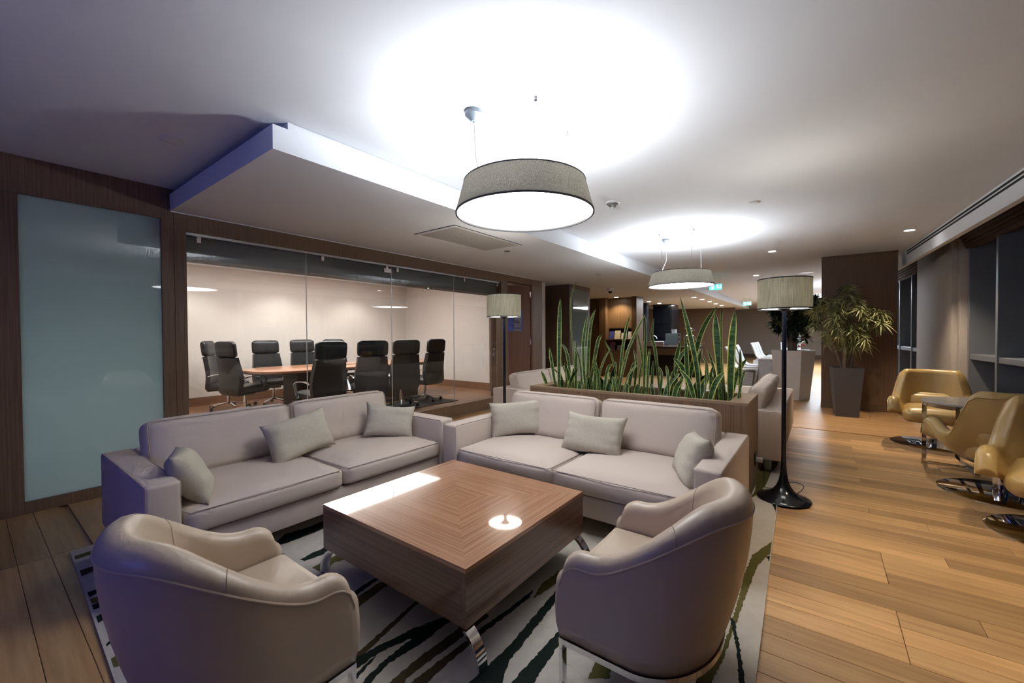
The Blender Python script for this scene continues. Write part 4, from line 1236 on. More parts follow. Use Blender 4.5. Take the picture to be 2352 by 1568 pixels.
def exit_sign(x, y, z, label):
    e = empty('exit_sign', (x, y, z), 0, label, 'exit sign', 'green exit signs')
    box('light_box', -0.012, 0.012, -0.17, 0.17, -0.085, 0.085, M_exit, e, bev=0.004, seg=1)
    bm = bmesh.new()                                  # running figure, door and arrow
    S = Matrix.Scale(1, 4)
    for b in ((0.0, 0.022, 0.04, 0.062), (-0.005, 0.02, -0.005, 0.04), (-0.04, 0.0, 0.012, 0.022), (0.015, 0.045, 0.02, 0.03), (-0.045, 0.0, -0.03, -0.015), (0.008, 0.022, -0.06, -0.005)):
        box_bm(bm, -0.0135, -0.012, b[0] - 0.06, b[1] - 0.06, b[2], b[3])
    for b in ((0.05, 0.115, -0.06, 0.06), (-0.15, -0.125, -0.05, 0.05)):
        box_bm(bm, -0.0135, -0.012, b[0], b[1], b[2], b[3])
    link('pictogram', bm_mesh('pictogram', bm), M_exitw, e)
    e.scale = (0.8, 0.8, 0.8)
    tubes('hanger', [[(0, -0.12, 0.085), (0, -0.12, (CZ - z) / 0.8)], [(0, 0.12, 0.085), (0, 0.12, (CZ - z) / 0.8)]], 0.004, M_steel, e, 5)
exit_sign(10.85, 2.02, 2.47, 'green exit sign half hidden behind the far pendant\'s shade')
exit_sign(17.76, 2.22, 2.48, 'small green exit sign hanging at the far end of the ceiling')

# ================================================================== plant box and plants
PX0, PX1, PY0, PY1, PZ = 3.70, 4.36, 0.455, 2.525, 0.80
pb = empty('plant_box', ((PX0 + PX1) / 2, (PY0 + PY1) / 2, 0.012), label='long veneered plant box dividing the two seating groups', cat='planter')
a, b, zz = (PX1 - PX0) / 2, (PY1 - PY0) / 2, PZ - 0.012
box('front_panel', -a, -a + 0.06, -b, b, 0, zz - 0.021, M_planter, pb)
box('rear_panel', a - 0.06, a, -b, b, 0, zz - 0.021, M_planter, pb)
box('end_panel', -a + 0.061, a - 0.061, -b, -b + 0.12, 0, zz - 0.021, M_planter, pb)
box('end_panel', -a + 0.061, a - 0.061, b - 0.12, b, 0, zz - 0.021, M_planter, pb)
box('top_rail', -a, -a + 0.065, -b, b, zz - 0.02, zz, M_plantertop, pb)
box('top_rail', a - 0.065, a, -b, b, zz - 0.02, zz, M_plantertop, pb)
box('top_rail', -a + 0.066, a - 0.066, -b, -b + 0.14, zz - 0.02, zz, M_plantertop, pb)
box('top_rail', -a + 0.066, a - 0.066, b - 0.14, b, zz - 0.02, zz, M_plantertop, pb)
box('soil_bed', -a + 0.061, a - 0.061, -b + 0.121, b - 0.121, 0.55, zz - 0.09, M_soil, pb)
sk = box('wall_socket', -0.05, 0.05, -b - 0.008, -b, 0.19, 0.30, M_black, pb, bev=0.003, seg=1)
sk.location.x = 0.12
pl = empty('plug_with_cord', (4.15, 0.447, 0.25), 0, 'white plug and black cord running from plant box socket to lamp', 'power cord')
box('plug', -0.02, 0.02, -0.05, 0.0, -0.02, 0.02, M_white, pl, bev=0.006)
_cord = [(0, -0.05, 0), (0.0, -0.07, -0.03), (0.0, -0.06, -0.12), (-0.03, -0.07, -0.215), (0.02, -0.15, -0.22), (0.12, -0.20, -0.2), (0.16, -0.28, -0.19), (0.05, -0.34, -0.18), (-0.06, -0.30, -0.21), (-0.04, -0.22, -0.215)]
def catmull(P, n=8):
    P = [Vector(p) for p in P]
    Q = [P[0]] + P + [P[-1]]
    out = []
    for i in range(1, len(Q) - 2):
        for k in range(n):
            t = k / n
            p0, p1, p2, p3 = Q[i - 1], Q[i], Q[i + 1], Q[i + 2]
            out.append(0.5 * ((2 * p1) + (-p0 + p2) * t + (2 * p0 - 5 * p1 + 4 * p2 - p3) * t * t + (-p0 + 3 * p1 - 3 * p2 + p3) * t ** 3))
    out.append(P[-1])
    return out
tube('cord', catmull(_cord), 0.003, M_blackmat, pl, 6)

def leaf_mesh(pts, width, yaw, n=12, fold=0.22, base=0.5, peak=0.45, name='leaf'):
    C = catmull(pts, max(3, n // (len(pts) - 1)))
    m = len(C)
    v, f, uv = [], [], []
    side = Vector((math.sin(yaw), math.cos(yaw), 0))
    for i, c in enumerate(C):
        t = i / (m - 1)
        if t < peak: w = base + (1 - base) * math.sin(PI / 2 * t / peak)
        else: w = max(0.02, math.cos(PI / 2 * ((t - peak) / (1 - peak)) ** 1.4))
        w *= width / 2
        tg = (C[min(i + 1, m - 1)] - C[max(i - 1, 0)]).normalized()
        s = side.copy()
        s = (s - tg * s.dot(tg))
        s = s.normalized() if s.length > 1e-4 else side
        nr = tg.cross(s)
        for q in (-1, -0.6, 0, 0.6, 1):
            v.append(c + s * (w * q) + nr * (w * fold * abs(q)))
    for i in range(m - 1):
        for q in range(4):
            k = i * 5 + q
            f.append((k, k + 1, k + 6, k + 5))
    me = mesh(name, v, f, True)
    ul = me.uv_layers.new(name='UVMap')
    us = [0, 0.2, 0.5, 0.8, 1.0]
    for poly in me.polygons:
        for li in poly.loop_indices:
            vi = me.loops[li].vertex_index
            ul.data[li].uv = (us[vi % 5], (vi // 5) / (m - 1))
    return me

ORD = ['first', 'second', 'third', 'fourth', 'fifth', 'sixth', 'seventh', 'eighth', 'ninth', 'tenth']
_n = 9
_lo, _hi = min(l[0][0][1] for l in LEAVES) - 1e-3, max(l[0][0][1] for l in LEAVES) + 1e-3
_cl = [[] for _ in range(_n)]
for l in LEAVES:
    _cl[min(_n - 1, int((l[0][0][1] - _lo) / (_hi - _lo) * _n))].append(l)
rl = random.Random(11)
for k, cl in enumerate(_cl[::-1]):
    if not cl: continue
    cy = sum(l[0][0][1] for l in cl) / len(cl)
    sp = empty('snake_plant', (4.03, cy, 0.70), 0, 'snake plant with yellow-edged leaves, ' + ORD[k] + ' clump from the plant box\'s left end', 'snake plant', 'snake plants in the plant box')
    for pts, w in cl:
        q = [(p[0] - 4.03, p[1] - cy, p[2] - 0.70) for p in pts]
        link('leaf', leaf_mesh(q, w * (0.78 if pts[-1][2] > 1.04 else 1.05), rl.uniform(-0.8, 0.6)), M_leaf, sp)

# dracaena in the anthracite pot
def frustum(name, s0, s1, h, mat, parent, wall=0.02, n=4, rot=PI / 4):
    v, f = [], []
    def ring(r, z):
        b = len(v)
        for i in range(n):
            an = rot + 2 * PI * i / n
            v.append((r * math.cos(an), r * math.sin(an), z))
        return b
    k = 1 / math.cos(PI / n)
    a0, a1, a2, a3 = ring(s0 * k, 0), ring(s1 * k, h), ring((s1 - wall) * k, h), ring((s1 - wall) * k * 0.98, h - 0.06)
    for p, q in ((a0, a1), (a1, a2), (a2, a3)):
        for i in range(n):
            j = (i + 1) % n
            f.append((p + i, p + j, q + j, q + i))
    f.append([a0 + i for i in range(n)][::-1])
    return link(name, mesh(name, v, f), mat, parent)
dp = empty('square_pot', (8.66, -0.335, 0), rad(6), 'tall tapered anthracite pot with a dracaena before the veneered cross wall', 'pot')
frustum('pot_body', 0.145, 0.20, 0.79, M_darkpot, dp)
box('pot_soil', -0.175, 0.175, -0.175, 0.175, 0.70, 0.73, M_soil, dp)
def rosette(seed, n, ln, wid, droop, name):
    r = random.Random(seed)
    V, F, U = [], [], []
    for i in range(n):
        az = r.uniform(0, 2 * PI); el = r.uniform(-0.35, 1.35)
        l = ln * r.uniform(0.7, 1.1)
        d = Vector((math.cos(az) * math.cos(el), math.sin(az) * math.cos(el), math.sin(el)))
        s = Vector((-math.sin(az), math.cos(az), 0))
        o = len(V)
        for k in range(5):
            t = k / 4
            c = d * (l * t) + Vector((0, 0, -droop * l * t * t))
            w = wid * (0.6 + 0.8 * t if t < 0.4 else 0.92 * (1 - ((t - 0.4) / 0.6) ** 2) + 0.04) / 2
            V += [c - s * w, c + s * w]; U += [0.0, 1.0]
        for k in range(4):
            F.append((o + 2 * k, o + 2 * k + 1, o + 2 * k + 3, o + 2 * k + 2))
    me = mesh(name, V, F, True)
    ul = me.uv_layers.new(name='UVMap')
    for lp in me.loops: ul.data[lp.index].uv = (U[lp.vertex_index], 0.5)
    return me
dr = empty('dracaena', (8.66, -0.335, 0.72), 0, 'variegated dracaena with several bare stems in the anthracite pot', 'plant')
rv = [rosette(20 + i, 38, 0.185, 0.017, 0.65, 'leaf_tuft') for i in range(4)]
for m_ in rv: m_.materials.append(M_drac)
rr = random.Random(5)
stems = []
for i, (tx, ty, tz) in enumerate(((-0.1, 0.22, 0.62), (0.05, 0.08, 0.7), (-0.02, -0.12, 0.66), (0.1, -0.26, 0.6), (-0.15, 0.02, 0.5))):
    bx_, by_ = rr.uniform(-0.06, 0.06), rr.uniform(-0.06, 0.06)
    P = [(bx_, by_, -0.02), (bx_ + tx * 0.3 + rr.uniform(-.03, .03), by_ + ty * 0.3, tz * 0.35), (tx * 0.8, ty * 0.8, tz * 0.75), (tx, ty, tz)]
    C = catmull(P, 5)
    tube('stem', C, [0.028 - 0.014 * k / (len(C) - 1) for k in range(len(C))], M_bark, dr, 7)
    stems.append((tx, ty, tz))
    for q in range(3):
        e = (tx + rr.uniform(-.25, .25), ty + rr.uniform(-.25, .25), tz + rr.uniform(.1, .45))
        tube('branch', [(tx, ty, tz), ((tx + e[0]) / 2, (ty + e[1]) / 2, (tz + e[2]) / 2 - 0.02), e], [0.014, 0.011, 0.008], M_bark, dr, 6)
spots = []
while len(spots) < 80:
    x, y, z = rr.uniform(-1, 1), rr.uniform(-1, 1), rr.uniform(-1, 1)
    rad2 = x * x + y * y + z * z
    if rad2 > 1 or rad2 < 0.25: continue
    # lopsided crown: a notch at the upper right
    if y < -0.35 and z > 0.35: continue
    if y > 0.3 and z > 0.55: continue
    spots.append((0.42 * x, 0.52 * y + 0.02, 0.86 + 0.56 * z))
for i, s in enumerate(spots):
    o = link('leaf_tuft', rv[i % 4], None, dr, s, (rr.uniform(-.5, .5), rr.uniform(-.5, .5), rr.uniform(0, 6.28)))
    o.scale = (1, 1, 1)

wp = empty('faceted_planter', (10.35, 0.46, 0), rad(24), 'tall white faceted planter holding a dark leafy tree', 'planter')
frustum('planter_body', 0.25, 0.335, 1.0, M_whitepot, wp, 0.02, 6, 0.0)
prism('planter_soil', [(0.32 * math.cos(i * PI / 3), 0.32 * math.sin(i * PI / 3)) for i in range(6)], 0.9, 0.93, M_soil, wp)
tr = empty('leafy_tree', (10.35, 0.46, 0.92), 0, 'dark green small-leaved tree in the white faceted planter', 'tree')
for i, (tx, ty, tz) in enumerate(((0.05, 0.14, 0.5), (0.0, -0.08, 0.55), (-0.1, 0.05, 0.7))):
    C = catmull([(tx * 0.2, ty * 0.3, -0.02), (tx * 0.4 + 0.02, ty * 0.55, tz * 0.4), (tx, ty, tz), (tx * 1.6, ty * 1.6, tz + 0.35)], 5)
    tube('trunk', C, [0.04 - 0.02 * k / (len(C) - 1) for k in range(len(C))], M_bark, tr, 8)
fv = [rosette(40 + i, 60, 0.17, 0.035, 0.35, 'leaf_cluster') for i in range(3)]
for m_ in fv: m_.materials.append(M_ficus)
k = 0
while k < 70:
    x, y, z = rr.uniform(-1, 1), rr.uniform(-1, 1), rr.uniform(-1, 1)
    if x * x + y * y + z * z > 1 or x * x + y * y + z * z < 0.15: continue
    link('leaf_cluster', fv[k % 3], None, tr, (0.45 * x, 0.50 * y, 0.80 + 0.60 * z), (rr.uniform(-.6, .6), rr.uniform(-.6, .6), rr.uniform(0, 6.28)))
    k += 1

# ================================================================== meeting room furniture
def stadium(x0, x1, y0, y1, r, n=10):
    P = []
    for cx, cy, a0 in ((x1 - r, y0 + r, -PI / 2), (x1 - r, y1 - r, 0), (x0 + r, y1 - r, PI / 2), (x0 + r, y0 + r, PI)):
        for i in range(n + 1):
            a = a0 + PI / 2 * i / n
            P.append((cx + r * math.cos(a), cy + r * math.sin(a)))
    return P
mt = empty('meeting_table', (4.9, 7.65, 0), 0, 'long meeting table with warm wood top behind the glass', 'table')
prism('table_top', stadium(-2.05, 2.0, -0.70, 0.72, 0.62), 0.735, 0.775, M_meettop, mt, 0.004)
prism('top_edge', stadium(-2.03, 1.98, -0.68, 0.70, 0.60), 0.715, 0.734, M_espresso, mt)
box('pedestal', -1.35, -0.75, -0.28, 0.28, 0.0, 0.715, M_espresso, mt, bev=0.004, seg=1)
box('pedestal', 0.75, 1.35, -0.28, 0.28, 0.0, 0.715, M_espresso, mt, bev=0.004, seg=1)
box('beam', -0.75, 0.75, -0.03, 0.03, 0.35, 0.60, M_espresso, mt)
box('cable_tray', -0.95, 0.55, -0.045, 0.045, 0.7745, 0.778, M_blackmat, mt)

def office_chair_proto():
    c = empty('office_chair', (0, 0, 0))
    hd = link('headrest', cushion_mesh('headrest', 0.10, 0.50, 0.26, 0.012, 5, n=8, rnd=0.045), M_blackleather, c, (-0.305, 0, 1.125), (0, rad(-7), 0))
    bm = bmesh.new()
    prof = [(-0.275, 0.995, 0.245), (-0.25, 0.86, 0.26), (-0.225, 0.74, 0.275), (-0.215, 0.62, 0.285), (-0.225, 0.52, 0.28), (-0.235, 0.42, 0.265), (-0.20, 0.36, 0.24)]
    rows = []
    for x, z, w in prof:
        row = []
        for q in (-1, -0.5, 0, 0.5, 1):
            row.append((bm.verts.new((x + 0.03 * q * q, w * q, z)), bm.verts.new((x - 0.075 + 0.03 * q * q, w * q * 0.98, z - 0.01))))
        rows.append(row)
    for i in range(len(rows) - 1):
        for k in range(4):
            A, B = rows[i], rows[i + 1]
            bm.faces.new((A[k][0], A[k + 1][0], B[k + 1][0], B[k][0]))
            bm.faces.new((A[k][1], B[k][1], B[k + 1][1], A[k + 1][1]))
        for k in (0, 4):
            A, B = rows[i][k], rows[i + 1][k]
            q = (A[0], B[0], B[1], A[1])
            bm.faces.new(q if k == 0 else q[::-1])
    for k in range(4):
        bm.faces.new((rows[0][k][0], rows[0][k][1], rows[0][k + 1][1], rows[0][k + 1][0]))
        bm.faces.new((rows[-1][k][0], rows[-1][k + 1][0], rows[-1][k + 1][1], rows[-1][k][1]))
    bmesh.ops.recalc_face_normals(bm, faces=list(bm.faces))
    me = bm_mesh('backrest', bm, True); auto_smooth(me, 50)
    link('backrest', me, M_blackleather, c)
    link('seat', cushion_mesh('seat', 0.54, 0.53, 0.12, 0.015, 4, n=8, rnd=0.045), M_blackleather, c, (0.02, 0, 0.43), (0, rad(-3), 0))
    for sy in (-1, 1):
        tube('armrest', catmull([(-0.22, sy * 0.285, 0.63), (-0.10, sy * 0.31, 0.665), (0.08, sy * 0.315, 0.655), (0.17, sy * 0.31, 0.62), (0.18, sy * 0.305, 0.58), (0.13, sy * 0.285, 0.40)], 4), 0, M_chrome, c, rect=(0.035, 0.014))
    lathe('column', [(0.03, 0.10), (0.03, 0.25), (0.022, 0.25), (0.022, 0.38)], M_chrome, c, 14)
    box('mechanism', -0.12, 0.12, -0.09, 0.09, 0.33, 0.375, M_blackmat, c, bev=0.01)
    for i in range(5):
        a = 2 * PI * i / 5 + 0.3
        ca, sa = math.cos(a), math.sin(a)
        sp = tube('spoke', [(0.02 * ca, 0.02 * sa, 0.115), (0.16 * ca, 0.16 * sa, 0.10), (0.32 * ca, 0.32 * sa, 0.075)], 0, M_chrome, c, rect=(0.035, 0.022))
        w = lathe('caster', [(0.0, -0.02), (0.026, -0.02), (0.030, -0.014), (0.030, 0.014), (0.026, 0.02), (0.0, 0.02)], M_blackmat, sp, 14, (0.32 * ca, 0.32 * sa, 0.031))
        w.rotation_euler = (PI / 2, 0, a + 0.8)
    return c
def copy_tree(o, parent=None):
    c = o.copy()
    COL.objects.link(c)
    if parent is not None: c.parent = parent
    for ch in o.children:
        copy_tree(ch, c)
    return c
proto = office_chair_proto()
_oc = [((2.95, 8.02), 12, 'high-backed black office chair at the table\'s left end, nearer the glass'),
       ((2.98, 8.85), -35, 'high-backed black office chair at the table\'s left end, against the beige wall'),
       ((3.72, 8.72), -88, 'leftmost black office chair on the far side of the meeting table'),
       ((4.42, 8.66), -90, 'middle black office chair on the far side of the meeting table'),
       ((5.10, 8.62), -92, 'rightmost black office chair on the far side of the meeting table'),
       ((3.34, 6.22), 92, 'black office chair seen from behind at the first glass joint'),
       ((4.26, 6.32), 70, 'black office chair seen from behind, middle of the meeting table\'s near side'),
       ((4.98, 6.36), 72, 'black office chair on the near side of the meeting table, second from the right'),
       ((5.74, 6.54), 96, 'rightmost black office chair, standing on the patterned mat')]
_src = [proto] + [copy_tree(proto) for _ in range(len(_oc) - 1)]
for c, ((x, y), rz, lb) in zip(_src, _oc):
    c.location = (x, y, 0.006 if x < 5.3 and x < 4.2 else 0.012)
    c.rotation_euler = (0, 0, rad(rz))
    setp(c, lb, 'office chair', 'black office chairs around the meeting table')
mat_ = box('floor_mat', 4.35, 6.15, 6.0, 7.3, 0.0005, 0.009, M_blackmat)
setp(mat_, 'dark patterned floor mat under the office chairs behind the glass', 'mat')

# ================================================================== far dining area and buffet
def white_chair_mesh():
    prof = [(-0.30, 1.02), (-0.27, 0.98), (-0.20, 0.80), (-0.14, 0.62), (-0.04, 0.51), (0.10, 0.48), (0.30, 0.50), (0.36, 0.47), (0.35, 0.40)]
    C = catmull([(p[0], 0, p[1]) for p in prof], 3)
    v, f = [], []
    for c in C:
        for q in (-1, -0.5, 0, 0.5, 1):
            v.append((c.x + 0.03 * q * q, 0.25 * q, c.z + 0.012 * q * q))
    n = len(C)
    for i in range(n - 1):
        for k in range(4):
            a = i * 5 + k
            f.append((a, a + 1, a + 6, a + 5))
    me = mesh('seat_shell', v, f, True)
    bm = bmesh.new(); bm.from_mesh(me)
    bmesh.ops.solidify(bm, geom=list(bm.faces), thickness=0.03)
    bm.to_mesh(me); bm.free(); me.shade_smooth()
    return me
_wm = white_chair_mesh(); _wm.materials.append(M_whitemarble)
_lm = mesh('skirt_leg', [(-0.24, -0.02, 0.0), (0.30, -0.02, 0.0), (0.30, 0.02, 0.0), (-0.24, 0.02, 0.0), (-0.18, -0.02, 0.50), (0.33, -0.02, 0.47), (0.33, 0.02, 0.47), (-0.18, 0.02, 0.50)],
           [(0, 3, 2, 1), (4, 5, 6, 7), (0, 1, 5, 4), (1, 2, 6, 5), (2, 3, 7, 6), (3, 0, 4, 7)])
_lm.materials.append(M_whitemarble)
def white_chair(x, y, rz, label):
    c = empty('dining_chair', (x, y, 0), rad(rz), label, 'dining chair', 'white moulded dining chairs')
    link('seat_shell', _wm, None, c)
    link('skirt_leg', _lm, None, c, (0, 0.22, 0))
    link('skirt_leg', _lm, None, c, (0, -0.22, 0))
for i, (x, y) in enumerate(((11.05, 1.56), (11.85, 1.57), (12.65, 1.58))):
    white_chair(x, y, -90, ('nearest', 'second', 'third')[i] + ' white moulded chair of the row behind the aisle sofa')
for i, (x, y) in enumerate(((15.6, 1.56), (16.4, 1.57), (17.2, 1.58))):
    white_chair(x, y, -90, ('nearest', 'second', 'third')[i] + ' white moulded chair of the farther row, left of the lamp pole')
def cloth_table(x0, x1, y0, y1, label):
    t = empty('dining_table', ((x0 + x1) / 2, (y0 + y1) / 2, 0), 0, label, 'dining table', 'white dining tables')
    a, b = (x1 - x0) / 2, (y1 - y0) / 2
    box('table_top', -a, a, -b, b, 0.74, 0.775, M_whitemarble, t, bev=0.008)
    box('cloth_panel', -a - 0.004, -a + 0.02, -b, b, 0.36, 0.739, M_whitemarble, t)
    box('cloth_panel', a - 0.02, a + 0.004, -b, b, 0.36, 0.739, M_whitemarble, t)
    box('cloth_panel', -a + 0.021, a - 0.021, b - 0.02, b + 0.004, 0.36, 0.739, M_whitemarble, t)
    for sx in (-1, 1):
        for sy in (-1, 1):
            box('leg', sx * (a - 0.1) - 0.03, sx * (a - 0.1) + 0.03, sy * (b - 0.1) - 0.03, sy * (b - 0.1) + 0.03, 0, 0.739, M_blackmat, t)
cloth_table(10.9, 13.2, 0.42, 1.14, 'white marbled dining table between near white chairs and faceted planter')
cloth_table(15.2, 17.8, 0.30, 1.10, 'white dining table at the farther row of white chairs')
bx = empty('menu_box', (15.6, 0.75, 0.778), 0, 'grey-white box standing on the farther dining table', 'box')
box('box_body', -0.2, 0.2, -0.25, 0.25, 0, 0.24, M_whitepot, bx, bev=0.004, seg=1)
box('box_lid', -0.21, 0.21, -0.26, 0.26, 0.242, 0.29, M_white, bx, bev=0.004, seg=1)
fl = empty('flower_arrangement', (12.9, 0.52, 0.778), 0, 'red, white and green flowers on the near dining table behind the tree', 'flowers')
lathe('vase', [(0.0, 0.0), (0.05, 0.0), (0.06, 0.08), (0.035, 0.16), (0.045, 0.2)], M_white, fl, 20)
M_red = plain('petal_red', (0.5, 0.03, 0.04), 0.6, var=0.2); M_petal = plain('petal_white', (0.75, 0.72, 0.66), 0.6, var=0.1); M_green = plain('stem_green', (0.06, 0.18, 0.05), 0.6, var=0.2)
for i in range(16):
    x, y, z = rr.uniform(-.16, .16), rr.uniform(-.2, .2), rr.uniform(0.2, 0.5)
    s = tube('flower_stem', [(0, 0, 0.15), (x * 0.6, y * 0.6, z * 0.6 + 0.05), (x, y, z)], 0.004, M_green, fl, 4)
    lathe('bloom', [(0.0, 0.0), (0.028, 0.01), (0.038, 0.032), (0.026, 0.05), (0.0, 0.056)], (M_red, M_petal, M_green)[i % 3], s, 8, (x, y, z))

# magazine shelves
ms = empty('magazine_unit', (12.75, 5.17, 0), 0, 'tall veneered shelf unit lit from above, holding magazines', 'shelf unit')
box('side_panel', -0.25, 0.35, 0.40, 0.62, 0, SZ, M_wallwood, ms)
box('side_panel', -0.25, 0.35, -0.62, -0.46, 0, SZ, M_wallwood, ms)
box('upper_panel', 0.02, 0.06, -0.459, 0.399, 1.56, SZ, M_wallwood, ms)
box('back_panel', 0.30, 0.35, -0.459, 0.399, 0, 1.56, M_espresso, ms)
box('base_panel', -0.20, -0.16, -0.459, 0.399, 0, 0.80, M_wallwood, ms)
for z in (1.17, 0.81):
    box('shelf', -0.20, 0.299, -0.459, 0.399, z, z + 0.03, M_wallwood, ms)
box('lintel', 0.02, 0.299, -0.459, 0.399, 1.53, 1.559, M_espresso, ms)
_mc = [plain('cover_%d' % i, c, 0.5, var=0.25, vscale=20) for i, c in enumerate(((0.05, 0.06, 0.28), (0.5, 0.5, 0.55), (0.55, 0.52, 0.42), (0.03, 0.16, 0.28), (0.34, 0.18, 0.22), (0.62, 0.6, 0.58)))]
for k, (y, z, h, w, m, t) in enumerate(((0.30, 1.205, 0.26, 0.15, 0, 'dark blue magazine at the left end of the upper shelf'), (0.10, 1.205, 0.28, 0.2, 2, 'pale magazine with a round picture on the upper shelf'),
        (-0.12, 1.205, 0.2, 0.18, 5, 'white magazine on the upper shelf, third from the left'), (-0.33, 1.205, 0.24, 0.17, 1, 'grey magazine at the right end of the upper shelf'),
        (0.27, 0.845, 0.27, 0.18, 4, 'pinkish magazine at the left end of the lower shelf'), (-0.02, 0.845, 0.16, 0.26, 2, 'wide cream magazine on the lower shelf'), (-0.31, 0.845, 0.22, 0.2, 0, 'blue magazine at the right end of the lower shelf'))):
    mg = empty('magazine', (12.72, 5.17 + y, z - 0.002), 0, t, 'magazine', 'magazines on the shelf unit')
    T = Matrix.Rotation(rad(14), 4, 'Y')
    box('cover', 0, 0.012, -w / 2, w / 2, 0, h, _mc[m], mg, M=T)
    box('pages', 0.012, 0.022, -w / 2 + 0.004, w / 2 - 0.004, 0.003, h - 0.004, M_white, mg, M=T)

# buffet counter
bc = empty('buffet_counter', (13.95, 4.05, 0), 0, 'dark buffet counter loaded with food behind the snake plants', 'counter')
box('counter_top', -0.42, 0.42, -1.05, 1.35, 0.90, 0.94, M_black, bc, bev=0.004, seg=1)
box('apron_band', -0.39, 0.39, -1.0, 1.3, 0.68, 0.899, M_darkwood, bc)
box('counter_body', -0.33, 0.33, -0.95, 1.25, 0.0, 0.679, M_black, bc)
def thing_box(name, x, y, z, sx, sy, sz, mat, label, cat, group=None):
    e = empty(name, (x, y, z), 0, label, cat, group)
    return e
tb = empty('serving_tray', (13.75, 4.45, 0.942), 0, 'long silver serving tray on the buffet counter', 'tray')
box('tray_body', -0.14, 0.14, -0.38, 0.34, 0, 0.16, M_steel, tb, bev=0.006, seg=1)
box('tray_rim', -0.15, 0.15, -0.39, 0.35, 0.161, 0.175, M_chrome, tb, bev=0.004, seg=1)
M_fruit = plain('fruit', (0.42, 0.36, 0.06), 0.5, var=0.4, vscale=20); M_orange = plain('pastry', (0.45, 0.2, 0.08), 0.6, var=0.4, vscale=40)
for i in range(9):
    x, y = 13.62 + 0.09 * (i // 3), 5.22 - 0.1 * (i % 3)
    o = lathe('fruit', [(0.0, 0.0), (0.025, 0.004), (0.042, 0.035), (0.030, 0.066), (0.0, 0.075)], (M_fruit, M_orange, M_green)[i % 3], None, 12, (x, y, 0.942))
    setp(o, ('yellow', 'orange', 'green')[i % 3] + ' piece of fruit, ' + ('front', 'middle', 'back')[i // 3] + ' row at the left end of the buffet', 'fruit', 'fruit on the buffet')
for i, y in enumerate((4.55, 4.15, 3.75)):
    p = empty('food_platter', (13.60, y, 0.942), 0, ('left', 'middle', 'right')[i] + ' dark platter of pastries at the front of the buffet', 'platter', 'platters on the buffet')
    p.location.x = 13.58
    box('platter_plate', -0.035, 0.035, -0.17, 0.17, 0, 0.012, M_blackmat, p)
    for k in range(6):
        lathe('pastry', [(0.0, 0.0), (0.024, 0.003), (0.026, 0.02), (0.0, 0.034)], M_orange, p, 8, (rr.uniform(-.012, .012), -0.14 + k * 0.055, 0.012))
vc = empty('display_case', (14.15, 3.92, 0.942), 0, 'small glass display case with shelves at the back of the buffet', 'display case')
box('case_base', -0.15, 0.15, -0.2, 0.2, 0, 0.03, M_steel, vc)
for z in (0.16, 0.30, 0.42): box('case_shelf', -0.14, 0.14, -0.19, 0.19, z, z + 0.012, M_glassware, vc)
for sx in (-1, 1):
    for sy in (-1, 1): box('case_post', sx * 0.14 - 0.008, sx * 0.14 + 0.008, sy * 0.19 - 0.008, sy * 0.19 + 0.008, 0.03, 0.43, M_steel, vc)
box('case_pane', -0.143, -0.137, -0.18, 0.18, 0.03, 0.42, M_glassware, vc)
cs = empty('cup_stack', (14.15, 3.88, 0.942 + 0.434), 0, 'stack of white cups on top of the display case', 'cups')
for i in range(3): lathe('cup', [(0.0, 0.0), (0.07, 0.0), (0.09, 0.05), (0.085, 0.05)], M_white, cs, 18, (0, 0.0, 0.0 + 0.04 * i))
sv = empty('samovar', (14.0, 3.36, 0.942), 0, 'shiny silver samovar with a teapot on top', 'samovar')
lathe('samovar_body', [(0.0, 0.0), (0.11, 0.0), (0.11, 0.03), (0.05, 0.06), (0.06, 0.09), (0.125, 0.20), (0.135, 0.30), (0.12, 0.36), (0.07, 0.40), (0.05, 0.44), (0.065, 0.47)], M_chrome, sv, 28)
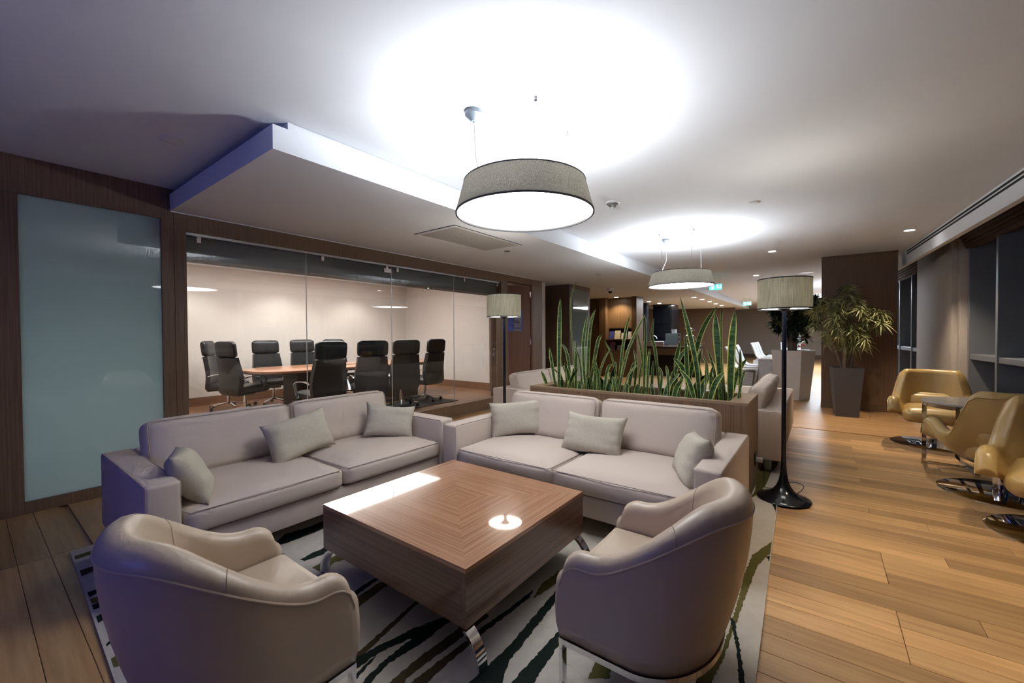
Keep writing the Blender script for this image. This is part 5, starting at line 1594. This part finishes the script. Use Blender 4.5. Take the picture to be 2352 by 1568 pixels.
lathe('teapot', [(0.0, 0.47), (0.05, 0.47), (0.095, 0.52), (0.09, 0.57), (0.05, 0.60), (0.02, 0.61), (0.02, 0.64), (0.0, 0.645)], M_chrome, sv, 24)
tube('spout', [(0.0, 0.08, 0.53), (0.0, 0.13, 0.56), (0.0, 0.16, 0.60)], [0.016, 0.012, 0.008], M_chrome, sv, 7)
tube('teapot_handle', catmull([(0.0, -0.085, 0.56), (0.0, -0.14, 0.57), (0.0, -0.14, 0.52), (0.0, -0.09, 0.51)], 4), 0.008, M_chrome, sv, 6)
for s in (-1, 1): tube('samovar_handle', catmull([(0, s * 0.13, 0.31), (0, s * 0.18, 0.30), (0, s * 0.18, 0.24), (0, s * 0.125, 0.22)], 4), 0.009, M_chrome, sv, 6)
tube('tap', [(-0.10, 0, 0.14), (-0.17, 0, 0.13), (-0.17, 0, 0.10)], 0.012, M_chrome, sv, 7)
gt = box('glass_tray', 13.62, 14.2, 3.02, 3.24, 0.9415, 0.955, M_black)
setp(gt, 'black tray under glasses at the right end of the buffet', 'tray')
M_gl = plain('clear_tumbler', (0.62, 0.72, 0.78), 0.08, spec=0.8, var=0.02)
for i in range(12):
    x, y = 13.70 + 0.13 * (i % 4), 3.06 + 0.07 * (i // 4)
    o = lathe('tumbler', [(0.0, 0.0), (0.026, 0.0), (0.03, 0.10), (0.027, 0.10), (0.024, 0.008), (0.0, 0.008)], M_gl, None, 12, (x, y, 0.956))
    setp(o, 'clear glass tumbler on the black tray, ' + ('right', 'middle', 'left')[i // 4] + ' column, ' + ('nearest', 'second', 'third', 'farthest')[i % 4] + ' glass', 'glass', 'tumblers on the black tray')
fc = empty('faucet', (15.38, 4.95, 0.90), 0, 'chrome arched faucet at the dark kitchen wall', 'faucet')
tube('spout', [(0.0, 0.11 * math.cos(PI * i / 10), 0.28 + 0.11 * math.sin(PI * i / 10)) for i in range(11)] , 0.018, M_chrome, fc, 8)
tube('riser', [(0.0, 0.11, 0.0), (0.0, 0.11, 0.29)], 0.018, M_chrome, fc, 8)
kc = box('kitchen_counter', 15.1, 15.49, 4.7, 6.2, 0, 0.899, M_black)
setp(kc, 'black kitchen base counter under the arched faucet', 'counter')
